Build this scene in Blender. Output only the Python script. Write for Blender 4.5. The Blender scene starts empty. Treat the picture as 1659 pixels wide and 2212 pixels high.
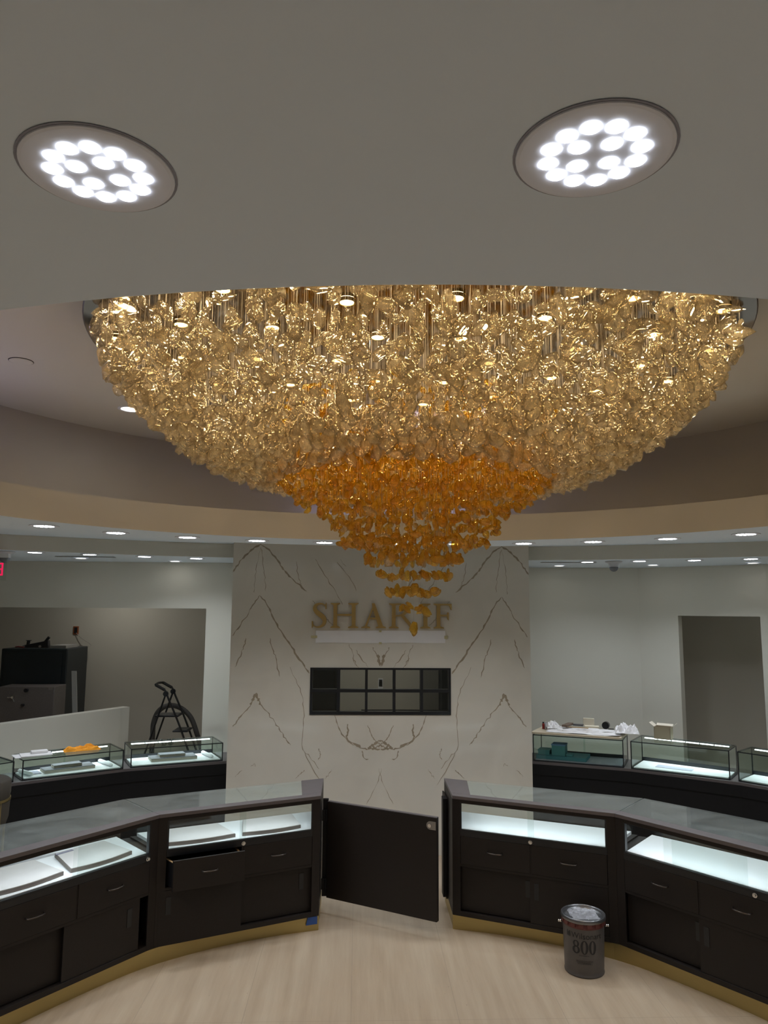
import bpy, math, random
import numpy as np
from mathutils import Vector, Matrix, noise
random.seed(7)
rng = np.random.default_rng(7)
sc = bpy.context.scene
col = sc.collection
PI = math.pi

# ------------------------------------------------------------------ camera
CAM = Vector((-0.224, 0.0, 2.3))
yaw, pitch, roll = 0.03344, 0.1295, 0.00675
F = Vector((math.sin(yaw)*math.cos(pitch), math.cos(yaw)*math.cos(pitch), math.sin(pitch)))
R0 = Vector((math.cos(yaw), -math.sin(yaw), 0)); U0 = R0.cross(F)
RR = R0*math.cos(roll) + U0*math.sin(roll); UU = U0*math.cos(roll) - R0*math.sin(roll)
cd = bpy.data.cameras.new('camera'); cam = bpy.data.objects.new('camera', cd); col.objects.link(cam)
M = Matrix.Identity(4)
for i in range(3):
    M[i][0] = RR[i]; M[i][1] = UU[i]; M[i][2] = -F[i]; M[i][3] = CAM[i]
cam.matrix_world = M
cd.sensor_fit = 'HORIZONTAL'; cd.sensor_width = 36.0; cd.lens = 1600/1659*36.0
cd.clip_start = 0.02; cd.clip_end = 100
sc.camera = cam

# ------------------------------------------------------------------ world, exposure, light levels
w = bpy.data.worlds.new('world'); sc.world = w; w.use_nodes = True
w.node_tree.nodes['Background'].inputs[0].default_value = (0.8, 0.85, 1, 1)
w.node_tree.nodes['Background'].inputs[1].default_value = 0.05
sc.view_settings.view_transform = 'Standard'; sc.view_settings.look = 'None'
sc.view_settings.exposure = 0.0; sc.view_settings.gamma = 1.0; sc.view_settings.use_curve_mapping = False
LAMP_W = 3.5          # one multi-cell downlight
CASE_W = 1.6          # LED strip of a case or counter bay
CHAND = 40.0
CHAND_W = 0.80       # one of the small warm lamps in the canopy
# radiance of the warm lamps in the chandelier canopy
cy = sc.cycles
cy.max_bounces = 7; cy.transmission_bounces = 5; cy.glossy_bounces = 4; cy.diffuse_bounces = 4
cy.transparent_max_bounces = 14
cy.use_adaptive_sampling = True; cy.adaptive_threshold = 0.1; cy.adaptive_min_samples = 16
cy.sample_clamp_indirect = 4.0; cy.sample_clamp_direct = 0.0
cy.caustics_refractive = True; cy.caustics_reflective = True
cy.blur_glossy = 1.0

# ------------------------------------------------------------------ materials
MATS = {}
def nt(m): return m.node_tree.nodes, m.node_tree.links
def mat(name, c, rough=0.5, metal=0.0, var=0.06, scale=8.0, bump=0.0, bscale=60.0, stretch=None, spec=0.5, coat=0.0):
    if name in MATS: return MATS[name]
    m = bpy.data.materials.new(name); m.use_nodes = True; N, L = nt(m)
    b = N['Principled BSDF']
    b.inputs['Roughness'].default_value = rough; b.inputs['Metallic'].default_value = metal
    b.inputs['Specular IOR Level'].default_value = spec; b.inputs['Coat Weight'].default_value = coat
    tc = N.new('ShaderNodeTexCoord'); mp = N.new('ShaderNodeMapping')
    if stretch: mp.inputs['Scale'].default_value = stretch
    L.new(tc.outputs['Object'], mp.inputs[0])
    n = N.new('ShaderNodeTexNoise'); n.inputs['Scale'].default_value = scale; n.inputs['Detail'].default_value = 5
    L.new(mp.outputs[0], n.inputs['Vector'])
    r = N.new('ShaderNodeMix'); r.data_type = 'RGBA'
    r.inputs[6].default_value = (c[0]*(1-var), c[1]*(1-var), c[2]*(1-var), 1)
    r.inputs[7].default_value = (min(1, c[0]*(1+var)), min(1, c[1]*(1+var)), min(1, c[2]*(1+var)), 1)
    L.new(n.outputs['Fac'], r.inputs[0]); L.new(r.outputs[2], b.inputs['Base Color'])
    if bump:
        n2 = N.new('ShaderNodeTexNoise'); n2.inputs['Scale'].default_value = bscale; n2.inputs['Detail'].default_value = 3
        L.new(mp.outputs[0], n2.inputs['Vector'])
        bp = N.new('ShaderNodeBump'); bp.inputs['Strength'].default_value = bump; bp.inputs['Distance'].default_value = 0.002
        L.new(n2.outputs['Fac'], bp.inputs['Height']); L.new(bp.outputs[0], b.inputs['Normal'])
    MATS[name] = m; return m
def emit(name, c, s):
    if name in MATS: return MATS[name]
    m = bpy.data.materials.new(name); m.use_nodes = True; N, L = nt(m)
    N.remove(N['Principled BSDF']); e = N.new('ShaderNodeEmission')
    e.inputs[0].default_value = (*c, 1); e.inputs[1].default_value = s
    L.new(e.outputs[0], N['Material Output'].inputs[0]); MATS[name] = m; return m
def glass(name, tint=(0.93, 0.975, 0.95), refl=1.0):
    if name in MATS: return MATS[name]
    m = bpy.data.materials.new(name); m.use_nodes = True; N, L = nt(m)
    N.remove(N['Principled BSDF'])
    t = N.new('ShaderNodeBsdfTransparent'); t.inputs[0].default_value = (*tint, 1)
    g = N.new('ShaderNodeBsdfGlossy'); g.inputs['Roughness'].default_value = 0.015
    n = N.new('ShaderNodeTexNoise'); n.inputs['Scale'].default_value = 6; n.inputs['Detail'].default_value = 4
    fr = N.new('ShaderNodeFresnel'); fr.inputs[0].default_value = 1.45
    mx = N.new('ShaderNodeMixShader')
    ma = N.new('ShaderNodeMath'); ma.operation = 'MULTIPLY_ADD'; ma.inputs[1].default_value = 0.03; ma.inputs[2].default_value = 0.0
    L.new(n.outputs['Fac'], ma.inputs[0])
    ad = N.new('ShaderNodeMath'); ad.operation = 'ADD'
    mu = N.new('ShaderNodeMath'); mu.operation = 'MULTIPLY'; mu.inputs[1].default_value = refl
    ge = N.new('ShaderNodeNewGeometry'); fb = N.new('ShaderNodeMath'); fb.operation = 'SUBTRACT'; fb.inputs[0].default_value = 1.0; L.new(ge.outputs['Backfacing'], fb.inputs[1])
    L.new(fr.outputs[0], mu.inputs[0]); mz = N.new('ShaderNodeMath'); mz.operation = 'MULTIPLY'; L.new(mu.outputs[0], mz.inputs[0]); L.new(fb.outputs[0], mz.inputs[1]); L.new(mz.outputs[0], ad.inputs[0]); L.new(ma.outputs[0], ad.inputs[1])
    L.new(ad.outputs[0], mx.inputs[0]); L.new(t.outputs[0], mx.inputs[1]); L.new(g.outputs[0], mx.inputs[2])
    L.new(mx.outputs[0], N['Material Output'].inputs[0]); MATS[name] = m; return m
def dust_sheen():
    m = glass('dust_sheen_top_glass', (0.93, 0.968, 0.955)); N, L = nt(m)
    out = N['Material Output']; src = out.inputs[0].links[0].from_socket
    d = N.new('ShaderNodeBsdfDiffuse'); d.inputs[0].default_value = (.62, .66, .64, 1)  # streaky dust haze, with the grey-green ceiling reflection put into its colour
    n = N.new('ShaderNodeTexNoise'); n.inputs['Scale'].default_value = 3.5; n.inputs['Detail'].default_value = 6; n.inputs['Distortion'].default_value = 1.5
    r = N.new('ShaderNodeMapRange'); r.inputs[1].default_value = .3; r.inputs[2].default_value = .75; r.inputs[3].default_value = .05; r.inputs[4].default_value = .15
    mx = N.new('ShaderNodeMixShader'); L.new(n.outputs['Fac'], r.inputs[0]); L.new(r.outputs[0], mx.inputs[0]); L.new(src, mx.inputs[1]); L.new(d.outputs[0], mx.inputs[2]); L.new(mx.outputs[0], out.inputs[0])
    return m
def crystal_mat(name, c, body, bw, tint, body2=None):
    m = bpy.data.materials.new(name); m.use_nodes = True; N, L = nt(m)
    N.remove(N['Principled BSDF'])
    n = N.new('ShaderNodeTexNoise'); n.inputs['Scale'].default_value = 95; n.inputs['Detail'].default_value = 2; n.inputs['Distortion'].default_value = 0.6
    tc = N.new('ShaderNodeTexCoord'); L.new(tc.outputs['Object'], n.inputs['Vector'])
    bp = N.new('ShaderNodeBump'); bp.inputs['Strength'].default_value = 1.0; bp.inputs['Distance'].default_value = 0.006
    L.new(n.outputs['Fac'], bp.inputs['Height'])
    g = N.new('ShaderNodeBsdfGlossy'); g.inputs['Color'].default_value = (*c, 1); g.inputs['Roughness'].default_value = 0.075
    tr = N.new('ShaderNodeBsdfTranslucent'); tr.inputs[0].default_value = (*body, 1)
    tp = N.new('ShaderNodeBsdfTransparent'); tp.inputs[0].default_value = (*tint, 1)
    for q in (g, tr): L.new(bp.outputs[0], q.inputs['Normal'])
    fr = N.new('ShaderNodeFresnel'); fr.inputs[0].default_value = 1.6; L.new(bp.outputs[0], fr.inputs['Normal'])
    fa = N.new('ShaderNodeMath'); fa.operation = 'MULTIPLY_ADD'; fa.inputs[1].default_value = 0.9; fa.inputs[2].default_value = 0.05; fa.use_clamp = True
    ge = N.new('ShaderNodeNewGeometry'); bf = N.new('ShaderNodeMath'); bf.operation = 'MULTIPLY_ADD'; bf.inputs[1].default_value = -0.75; bf.inputs[2].default_value = 1.0
    L.new(ge.outputs['Backfacing'], bf.inputs[0]); mz = N.new('ShaderNodeMath'); mz.operation = 'MULTIPLY'; L.new(fr.outputs[0], mz.inputs[0]); L.new(bf.outputs[0], mz.inputs[1])
    L.new(mz.outputs[0], fa.inputs[0])
    if body2:
        n3 = N.new('ShaderNodeTexNoise'); n3.inputs['Scale'].default_value = 26; n3.inputs['Detail'].default_value = 1; L.new(tc.outputs['Object'], n3.inputs['Vector'])
        cr = N.new('ShaderNodeValToRGB'); cr.color_ramp.elements[0].position = .38; cr.color_ramp.elements[1].position = .62
        cr.color_ramp.elements[0].color = (*body, 1); cr.color_ramp.elements[1].color = (*body2, 1); L.new(n3.outputs['Fac'], cr.inputs[0]); L.new(cr.outputs[0], tr.inputs[0])
    rf = N.new('ShaderNodeBsdfRefraction'); rf.inputs['Color'].default_value = (*tint, 1); rf.inputs['IOR'].default_value = 1.35; rf.inputs['Roughness'].default_value = .02
    m0 = N.new('ShaderNodeMixShader'); m0.inputs[0].default_value = .45
    L.new(tp.outputs[0], m0.inputs[1]); L.new(rf.outputs[0], m0.inputs[2])
    m1 = N.new('ShaderNodeMixShader'); m1.inputs[0].default_value = bw
    L.new(m0.outputs[0], m1.inputs[1]); L.new(tr.outputs[0], m1.inputs[2])
    mx = N.new('ShaderNodeMixShader'); L.new(fa.outputs[0], mx.inputs[0])
    L.new(m1.outputs[0], mx.inputs[1]); L.new(g.outputs[0], mx.inputs[2]); L.new(mx.outputs[0], N['Material Output'].inputs[0])
    return m

PLASTER = mat('painted_plaster', (0.68, 0.665, 0.59), 0.75, var=0.02, scale=3, bump=0.05, bscale=200)
PLASTER_GLOW = mat('warm_lit_plaster', (0.50, 0.475, 0.44), 0.75, var=0.02, scale=3)  # chandelier's warm dim tone put into the fascia and cove plaster colour
CEIL = mat('ceiling_paint', (0.80, 0.89, 1.0), 0.8, var=0.015, scale=2)
INNER = mat('back_room_paint', (0.56, 0.53, 0.455), 0.8, var=0.02, scale=2)
DARK = mat('dark_walnut_laminate', (0.018, 0.014, 0.0125), 0.5, spec=0.3, var=0.25, scale=5, stretch=(6, 6, 60))
DARKER = mat('black_brown_laminate', (0.009, 0.009, 0.0105), 0.5, spec=0.25, var=0.2, scale=5, stretch=(4, 4, 40))
TOPM = mat('charcoal_laminate', (0.115, 0.10, 0.103), 0.42, var=0.12, scale=6, stretch=(3, 3, 30))
BLACK = mat('black_metal', (0.01, 0.011, 0.014), 0.35, var=0.1)
GOLD = mat('brushed_gold', (0.48, 0.38, 0.16), 0.38, metal=0.85, var=0.05, stretch=(1, 1, 40))
GOLDL = mat('antique_gold_letters', (0.46, 0.32, 0.115), 0.42, metal=0.6, var=0.12, scale=6)
CHROME = mat('chrome', (0.75, 0.75, 0.76), 0.18, metal=1.0, var=0.03)
STEEL = mat('brushed_steel', (0.35, 0.34, 0.34), 0.35, metal=0.9, var=0.05)
WHITE = mat('white_laminate', (0.80, 0.82, 0.84), 0.45, var=0.03)
PAD = mat('grey_leatherette', (0.52, 0.50, 0.49), 0.6, var=0.05, scale=20, bump=0.2, bscale=300)
PADEDGE = mat('taupe_leatherette_side', (0.20, 0.17, 0.15), 0.6, var=0.06)
RISER = mat('slate_grey_leatherette', (0.13, 0.13, 0.15), 0.6, var=0.06)
RISERE = mat('greige_side', (0.42, 0.38, 0.32), 0.6, var=0.06)
WHITEP = mat('white_paper', (0.82, 0.81, 0.82), 0.8, var=0.03)
TAN = mat('tan_wood', (0.42, 0.27, 0.13), 0.6, var=0.1, stretch=(1, 1, 10))
BEIGE = mat('beige_board', (0.62, 0.53, 0.40), 0.7, var=0.05)
GLASS = glass('clear_case_glass')
GLASSF = glass('green_tinted_glass', (0.95, 0.972, 0.965))
LED = emit('white_led', (0.86, 0.95, 1.0), 7.0)
CELL = emit('downlight_cell', (0.86, 0.92, 1.0), 16.0)

def marble():
    m = bpy.data.materials.new('polished_cream_marble'); m.use_nodes = True; N, L = nt(m); b = N['Principled BSDF']
    tc = N.new('ShaderNodeTexCoord')
    n1 = N.new('ShaderNodeTexNoise'); n1.inputs['Scale'].default_value = 1.4; n1.inputs['Detail'].default_value = 6; n1.inputs['Distortion'].default_value = 1.2
    L.new(tc.outputs['Object'], n1.inputs['Vector'])
    r = N.new('ShaderNodeValToRGB'); e = r.color_ramp.elements
    e[0].position = 0.3; e[0].color = (0.66, 0.62, 0.545, 1); e[1].position = 0.75; e[1].color = (0.735, 0.695, 0.615, 1)
    L.new(n1.outputs['Fac'], r.inputs[0]); L.new(r.outputs[0], b.inputs['Base Color'])
    b.inputs['Roughness'].default_value = 0.12; b.inputs['Specular IOR Level'].default_value = 0.4
    return m
MARBLE = marble()
VEIN = mat('brown_marble_vein', (0.36, 0.295, 0.215), 0.2, var=0.3, scale=14)
def travertine():
    m = bpy.data.materials.new('vein_cut_travertine'); m.use_nodes = True; N, L = nt(m); b = N['Principled BSDF']
    tc = N.new('ShaderNodeTexCoord'); mp = N.new('ShaderNodeMapping'); mp.inputs['Scale'].default_value = (9, 0.55, 1)
    mp.inputs['Rotation'].default_value = (0, 0, 0.05)
    L.new(tc.outputs['Object'], mp.inputs[0])
    n1 = N.new('ShaderNodeTexNoise'); n1.inputs['Scale'].default_value = 1.6; n1.inputs['Detail'].default_value = 8; n1.inputs['Roughness'].default_value = 0.62
    L.new(mp.outputs[0], n1.inputs['Vector'])
    r = N.new('ShaderNodeValToRGB'); e = r.color_ramp.elements
    e[0].position = 0.3; e[0].color = (0.39, 0.295, 0.205, 1); e[1].position = 0.72; e[1].color = (0.505, 0.41, 0.30, 1)
    L.new(n1.outputs['Fac'], r.inputs[0])
    v = N.new('ShaderNodeTexVoronoi'); v.inputs['Scale'].default_value = 7; mp2 = N.new('ShaderNodeMapping'); mp2.inputs['Scale'].default_value = (2.2, 0.8, 1)
    L.new(tc.outputs['Object'], mp2.inputs[0]); L.new(mp2.outputs[0], v.inputs['Vector'])
    lt = N.new('ShaderNodeMath'); lt.operation = 'LESS_THAN'; lt.inputs[1].default_value = 0.035
    L.new(v.outputs['Distance'], lt.inputs[0])
    mx = N.new('ShaderNodeMix'); mx.data_type = 'RGBA'; mx.inputs[7].default_value = (0.30, 0.22, 0.15, 1)
    L.new(lt.outputs[0], mx.inputs[0]); L.new(r.outputs[0], mx.inputs[6])
    bk = N.new('ShaderNodeTexBrick'); bk.offset = 0.0; bk.inputs['Scale'].default_value = 1.0
    bk.inputs['Brick Width'].default_value = 0.61; bk.inputs['Row Height'].default_value = 1.22; bk.inputs['Mortar Size'].default_value = 0.0014
    mp3 = N.new('ShaderNodeMapping'); mp3.inputs['Location'].default_value = (0.24, 0.38, 0)
    L.new(tc.outputs['Object'], mp3.inputs[0]); L.new(mp3.outputs[0], bk.inputs['Vector'])
    mx2 = N.new('ShaderNodeMix'); mx2.data_type = 'RGBA'; mx2.inputs[7].default_value = (0.33, 0.26, 0.19, 1)
    L.new(bk.outputs['Fac'], mx2.inputs[0]); L.new(mx.outputs[2], mx2.inputs[6]); L.new(mx2.outputs[2], b.inputs['Base Color'])
    b.inputs['Roughness'].default_value = 0.32
    return m
FLOORM = travertine()
DUST_SHEEN = dust_sheen()

# ------------------------------------------------------------------ mesh helpers
class MB:
    """collects shapes for ONE mesh object, in world coordinates"""
    def __init__(s): s.v = []; s.f = []; s.m = []; s.mi = 0
    def add(s, vs, fs):
        o = len(s.v); s.v += [tuple(v) for v in vs]; s.f += [tuple(i+o for i in f) for f in fs]; s.m += [s.mi]*len(fs); return s
    def hexa(s, p): # 8 points: bottom 4 ccw, top 4
        return s.add(p, [(3,2,1,0),(4,5,6,7),(0,1,5,4),(1,2,6,5),(2,3,7,6),(3,0,4,7)])
    def box(s, x0, x1, y0, y1, z0, z1, rz=0, c=None):
        p = [(x0,y0,z0),(x1,y0,z0),(x1,y1,z0),(x0,y1,z0),(x0,y0,z1),(x1,y0,z1),(x1,y1,z1),(x0,y1,z1)]
        if rz or c:
            cx, cy_, cz = c or (0, 0, 0); ca, sa = math.cos(rz), math.sin(rz)
            p = [(cx+x*ca-y*sa, cy_+x*sa+y*ca, cz+z) for x, y, z in p]
        return s.hexa(p)
    def prism(s, poly, z0, z1):
        n = len(poly); a = sum(poly[i][0]*poly[(i+1)%n][1]-poly[(i+1)%n][0]*poly[i][1] for i in range(n))
        if a < 0: poly = poly[::-1]
        vs = [(x, y, z0) for x, y in poly]+[(x, y, z1) for x, y in poly]
        return s.add(vs, [tuple(range(n))[::-1], tuple(range(n, 2*n))]+[(i, (i+1)%n, n+(i+1)%n, n+i) for i in range(n)])
    def tube(s, pts, r, n=8, cap=True, flat=1.0):
        pts = [Vector(p) for p in pts]; vs = []; prev = None
        for i, p in enumerate(pts):
            t = (pts[min(i+1, len(pts)-1)]-pts[max(i-1, 0)]).normalized()
            a = prev if prev else (Vector((0, 0, 1)) if abs(t.z) < 0.9 else Vector((1, 0, 0)))
            u = (a - t*a.dot(t)).normalized(); prev = u; v = t.cross(u)
            rr = r[i] if isinstance(r, (list, tuple)) else r
            for k in range(n):
                an = 2*PI*k/n; vs.append(p+u*math.cos(an)*rr*flat+v*math.sin(an)*rr)
        fs = []
        for i in range(len(pts)-1):
            for k in range(n):
                fs.append((i*n+k, i*n+(k+1)%n, (i+1)*n+(k+1)%n, (i+1)*n+k))
        if cap: fs += [tuple(range(n))[::-1], tuple(range((len(pts)-1)*n, len(pts)*n))]
        return s.add(vs, fs)
    def lathe(s, prof, c=(0, 0, 0), n=32, sx=1.0, sy=1.0, cap=False):
        vs = []; fs = []
        for r, z in prof:
            for k in range(n):
                a = 2*PI*k/n; vs.append((c[0]+r*math.cos(a)*sx, c[1]+r*math.sin(a)*sy, c[2]+z))
        for i in range(len(prof)-1):
            for k in range(n): fs.append((i*n+k, i*n+(k+1)%n, (i+1)*n+(k+1)%n, (i+1)*n+k))
        if cap and prof[0][0] > 1e-6: fs.append(tuple(range(n))[::-1])
        if cap and prof[-1][0] > 1e-6: fs.append(tuple(range((len(prof)-1)*n, len(prof)*n)))
        return s.add(vs, fs)
    def sphere(s, c, r, n=12, sc_=(1, 1, 1)):
        vs = []; fs = []
        for i in range(n+1):
            th = PI*i/n
            for k in range(2*n):
                a = PI*k/n; vs.append((c[0]+r*sc_[0]*math.sin(th)*math.cos(a), c[1]+r*sc_[1]*math.sin(th)*math.sin(a), c[2]+r*sc_[2]*math.cos(th)))
        for i in range(n):
            for k in range(2*n): fs.append((i*2*n+k, (i+1)*2*n+k, (i+1)*2*n+(k+1)%(2*n), i*2*n+(k+1)%(2*n)))
        return s.add(vs, fs)
    def build(s, name, mats, parent=None, smooth=False, bevel=0.0, origin=None):
        me = bpy.data.meshes.new(name)
        o = bpy.data.objects.new(name, me); col.objects.link(o)
        if parent is not None: org = Vector(parent['_org'])
        elif origin is not None: org = Vector(origin)
        else:
            a = np.array(s.v); org = Vector(((a[:,0].min()+a[:,0].max())/2, (a[:,1].min()+a[:,1].max())/2, a[:,2].min()))
        me.from_pydata([tuple(Vector(v)-org) for v in s.v], [], s.f); me.update()
        if not isinstance(mats, (list, tuple)): mats = [mats]
        for m in mats: me.materials.append(m)
        if len(mats) > 1: me.polygons.foreach_set('material_index', s.m)
        if parent is None: o.location = org
        else: o.parent = parent
        o['_org'] = tuple(org)
        if smooth: me.shade_smooth() if hasattr(me, 'shade_smooth') else None
        if bevel:
            b = o.modifiers.new('bevel', 'BEVEL'); b.width = bevel; b.segments = 2; b.limit_method = 'ANGLE'
        return o
def tag(o, label, cat, group=None, kind=None):
    o['label'] = label; o['category'] = cat
    if group: o['group'] = group
    if kind: o['kind'] = kind
    return o
def thing(name, label, cat, loc, group=None):
    o = bpy.data.objects.new(name, None); o.empty_display_size = 0.05; col.objects.link(o); o.location = loc; o['_org'] = tuple(loc)
    return tag(o, label, cat, group)
def struct(o): o['kind'] = 'structure'; return o
def kids(o, table): return table.get(o.name, [])
def copy_tree(root, loc, label, table=None):
    """a copy of a thing and its (one level of) parts"""
    r = root.copy(); col.objects.link(r); r.location = loc; r['label'] = label
    for ch in [c for c in bpy.data.objects if c.parent is root]:
        c = ch.copy(); col.objects.link(c); c.parent = r
        for g in [g for g in bpy.data.objects if g.parent is ch]:
            d = g.copy(); col.objects.link(d); d.parent = c
    return r
def text_mesh(txt, size, depth=0.0):
    cu = bpy.data.curves.new('t', 'FONT'); cu.body = txt; cu.size = size; cu.extrude = depth; cu.resolution_u = 4
    ob = bpy.data.objects.new('t', cu); col.objects.link(ob)
    bpy.context.view_layer.update()
    me = bpy.data.meshes.new_from_object(ob)
    vs = [tuple(v.co) for v in me.vertices]; fs = [tuple(p.vertices) for p in me.polygons]
    bpy.data.objects.remove(ob); bpy.data.curves.remove(cu); bpy.data.meshes.remove(me)
    return vs, fs
def ell(cx, cy_, a, b, t0, t1, n): return [(cx+a*math.cos(t0+(t1-t0)*i/n), cy_+b*math.sin(t0+(t1-t0)*i/n)) for i in range(n+1)]
def catmull(P, k=6):
    P = [Vector(p) for p in P]; out = []
    for i in range(len(P)-1):
        a = P[max(i-1, 0)]; b = P[i]; c = P[i+1]; d = P[min(i+2, len(P)-1)]
        for j in range(k):
            t = j/k; out.append(0.5*((2*b)+(c-a)*t+(2*a-5*b+4*c-d)*t*t+(3*b-a-3*c+d)*t**3))
    out.append(P[-1]); return out

# ------------------------------------------------------------------ room shell
ZS = 2.8; CX, CY = 0.02, 3.29
b = MB(); b.box(-7, 7, -3, 10.6, -0.1, 0.0); struct(b.build('floor', FLOORM, origin=(0, 0, 0)))

def annulus(b, inner, outer, z):   # matched polylines -> flat strip
    n = len(inner); vs = [(x, y, z) for x, y in inner]+[(x, y, z) for x, y in outer]
    b.add(vs, [(i, i+1, n+i+1, n+i) for i in range(n-1)])
def wallstrip(b, line, z0, z1):
    n = len(line); vs = [(x, y, z0) for x, y in line]+[(x, y, z1) for x, y in line]
    b.add(vs, [(i, i+1, n+i+1, n+i) for i in range(n-1)])
NA = 144
inner = ell(CX+0.0, CY, 2.45, 2.20, 0, 2*PI, NA)
# outer edge of the soffit: far half an ellipse, near half runs out to the walls
outer = []
for i in range(NA+1):
    t = 2*PI*i/NA
    if t <= PI: outer.append((0.02+3.13*math.cos(t), 3.3+2.68*math.sin(t)))
    else:
        x, y = math.cos(t), math.sin(t); k = min(6.9/max(abs(x), 1e-6), 6.2/max(abs(y), 1e-6))
        outer.append((max(-6.9, min(6.9, 0.02+x*k)), 3.3+y*k))
outer[0] = (3.15, 3.3); outer[-1] = (6.9, 3.3)
b = MB(); annulus(b, inner, outer, ZS)
far_edge = ell(0.02, 3.3, 3.13, 2.68, 0, PI, 72)
wallstrip(b, far_edge, ZS, 2.94)
b.build('ceiling', CEIL, smooth=False)['kind'] = 'structure'
b = MB(); wallstrip(b, inner, ZS, 2.99)
lip = ell(CX, CY, 2.49, 2.24, 0, 2*PI, NA); annulus(b, lip, inner, 2.99); wallstrip(b, lip[::-1], 2.955, 2.99)
struct(b.build('trim_1', PLASTER_GLOW, smooth=True))
# cove ledge, cove wall and raised ceiling
cove = ell(CX, CY, 2.88, 2.95, 0, 2*PI, NA)
b = MB(); annulus(b, lip, cove, 2.955); wallstrip(b, cove, 2.955, 3.57)
o = struct(b.build('wall_cove', PLASTER_GLOW, smooth=True))
b = MB(); b.prism(cove[:-1], 3.57, 3.62); struct(b.build('ceiling_raised', mat('warm_lit_ceiling', (.76, .73, .66), .8, var=.015, scale=2)))  # ceiling colour carries the warm tint of the chandelier light
# recess beyond the soffit, flat ceiling over it
blk = [(-6.9, 4.9), (-4.6, 6.0), (-3.44, 6.75), (-2.5, 7.22), (-1.9, 7.45), (-1.45, 7.55)]
blkL = catmull([(x, y, 0) for x, y in blk], 6); blkL = [(p.x, p.y) for p in blkL]
blkR = [(-x, y) for x, y in blkL][::-1]
b = MB(); b.add([(-6.9, 3.3, 2.94), (6.9, 3.3, 2.94), (6.9, 8, 2.94), (-6.9, 8, 2.94)], [(0, 1, 2, 3)])
# leave the coffer open: build as strips outside the cove ellipse instead
b = MB()
oc = [(max(-6.9, min(6.9, x*3)), min(8.0, y)) for x, y in ell(0, 3.3, 3.13, 4.7, 0, PI, 72)]
annulus(b, far_edge, oc, 2.941)
struct(b.build('ceiling_recess', CEIL))
for nm, ln in (('wall_bulkhead_left', blkL), ('wall_bulkhead_right', blkR)):
    b = MB(); wallstrip(b, ln, ZS, 2.94); struct(b.build(nm, PLASTER, smooth=True))
# rear flat ceilings behind the bulkheads
for nm, ln in (('ceiling_rear_left', blkL), ('ceiling_rear_right', blkR)):
    b = MB(); annulus(b, ln, [(x, 10.5) for x, y in ln], ZS+0.001); struct(b.build(nm, CEIL))
b = MB(); b.add([(-1.45, 7.45, 2.95), (1.45, 7.45, 2.95), (1.45, 10.5, 2.95), (-1.45, 10.5, 2.95)], [(0, 1, 2, 3)]); struct(b.build('ceiling_office', CEIL))
# outer walls
for nm, bx in (('wall_left', (-7.0, -6.9, -3, 10.5, 0, 3.0)), ('wall_right', (6.9, 7.0, -3, 10.5, 0, 3.0)), ('wall_front', (-7, 7, -3.0, -2.9, 0, 3.0))):
    b = MB(); b.box(*bx); struct(b.build(nm, PLASTER))
b = MB(); b.box(-7, 7, 10.4, 10.5, 0, 3.0); struct(b.build('wall_rear', INNER))
# rear left wall with the wide opening
YL = 8.45
b = MB()
b.box(-1.93, -1.44, YL, YL+0.14, 0, 2.80); b.box(-6.9, -1.93, YL, YL+0.14, 2.285, 2.80)
b.box(-6.9, -5.6, YL, YL+0.14, 0, 2.285)
struct(b.build('wall_rear_left', PLASTER))
# rear right wall, bending towards the camera, with the doorway
def seg_wall(b, p, q, t0, t1, z0, z1, th=0.14):
    d = Vector((q[0]-p[0], q[1]-p[1])); n = Vector((-d.y, d.x)).normalized()*th
    if n.y < 0: n = -n
    a = Vector(p)+d*t0; c = Vector(p)+d*t1
    b.hexa([(a.x, a.y, z0), (c.x, c.y, z0), (c.x+n.x, c.y+n.y, z0), (a.x+n.x, a.y+n.y, z0), (a.x, a.y, z1), (c.x, c.y, z1), (c.x+n.x, c.y+n.y, z1), (a.x+n.x, a.y+n.y, z1)])
W0, W1, W2 = (1.44, 8.92), (3.1, 8.75), (6.85, 5.625)
tA = (3.443-3.1)/3.75; tB = (4.102-3.1)/3.75
b = MB()
seg_wall(b, W0, W1, 0, 1, 0, 2.8); seg_wall(b, W1, W2, 0, tA, 0, 2.8); seg_wall(b, W1, W2, tA, tB, 2.24, 2.8); seg_wall(b, W1, W2, tB, 1, 0, 2.8)
struct(b.build('wall_rear_right', PLASTER))
# side passage wall seen through the doorway
b = MB(); seg_wall(b, (3.0, 10.35), (6.9, 7.1), 0, 1, 0, 2.8, 0.1); pw = struct(b.build('wall_passage', INNER))
b = MB()
for t in (0.455, 0.505):
    x = 3.0+3.9*t; y = 10.35-3.25*t
    b = MB(); b.box(-0.037, 0.037, -0.008, 0, -0.06, 0.06, rz=math.atan2(-3.25, 3.9), c=(x, y-0.002, 0.83 if t < .5 else 0.80))
    o = b.build('wall_outlet', mat('beige_plate', (0.42, 0.38, 0.33), 0.5))
    tag(o, 'beige wall outlet plate seen through the right doorway, %s' % ('the one nearer the open carton' if t < .5 else 'the one with a dark socket'), 'outlet', 'outlets in the right doorway')
    if t > .5:
        s = MB(); s.box(-0.012, 0.012, -0.012, -0.008, -0.012, 0.012, rz=math.atan2(-3.25, 3.9), c=(x, y-0.002, 0.80)); s.build('socket', BLACK, o)

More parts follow.
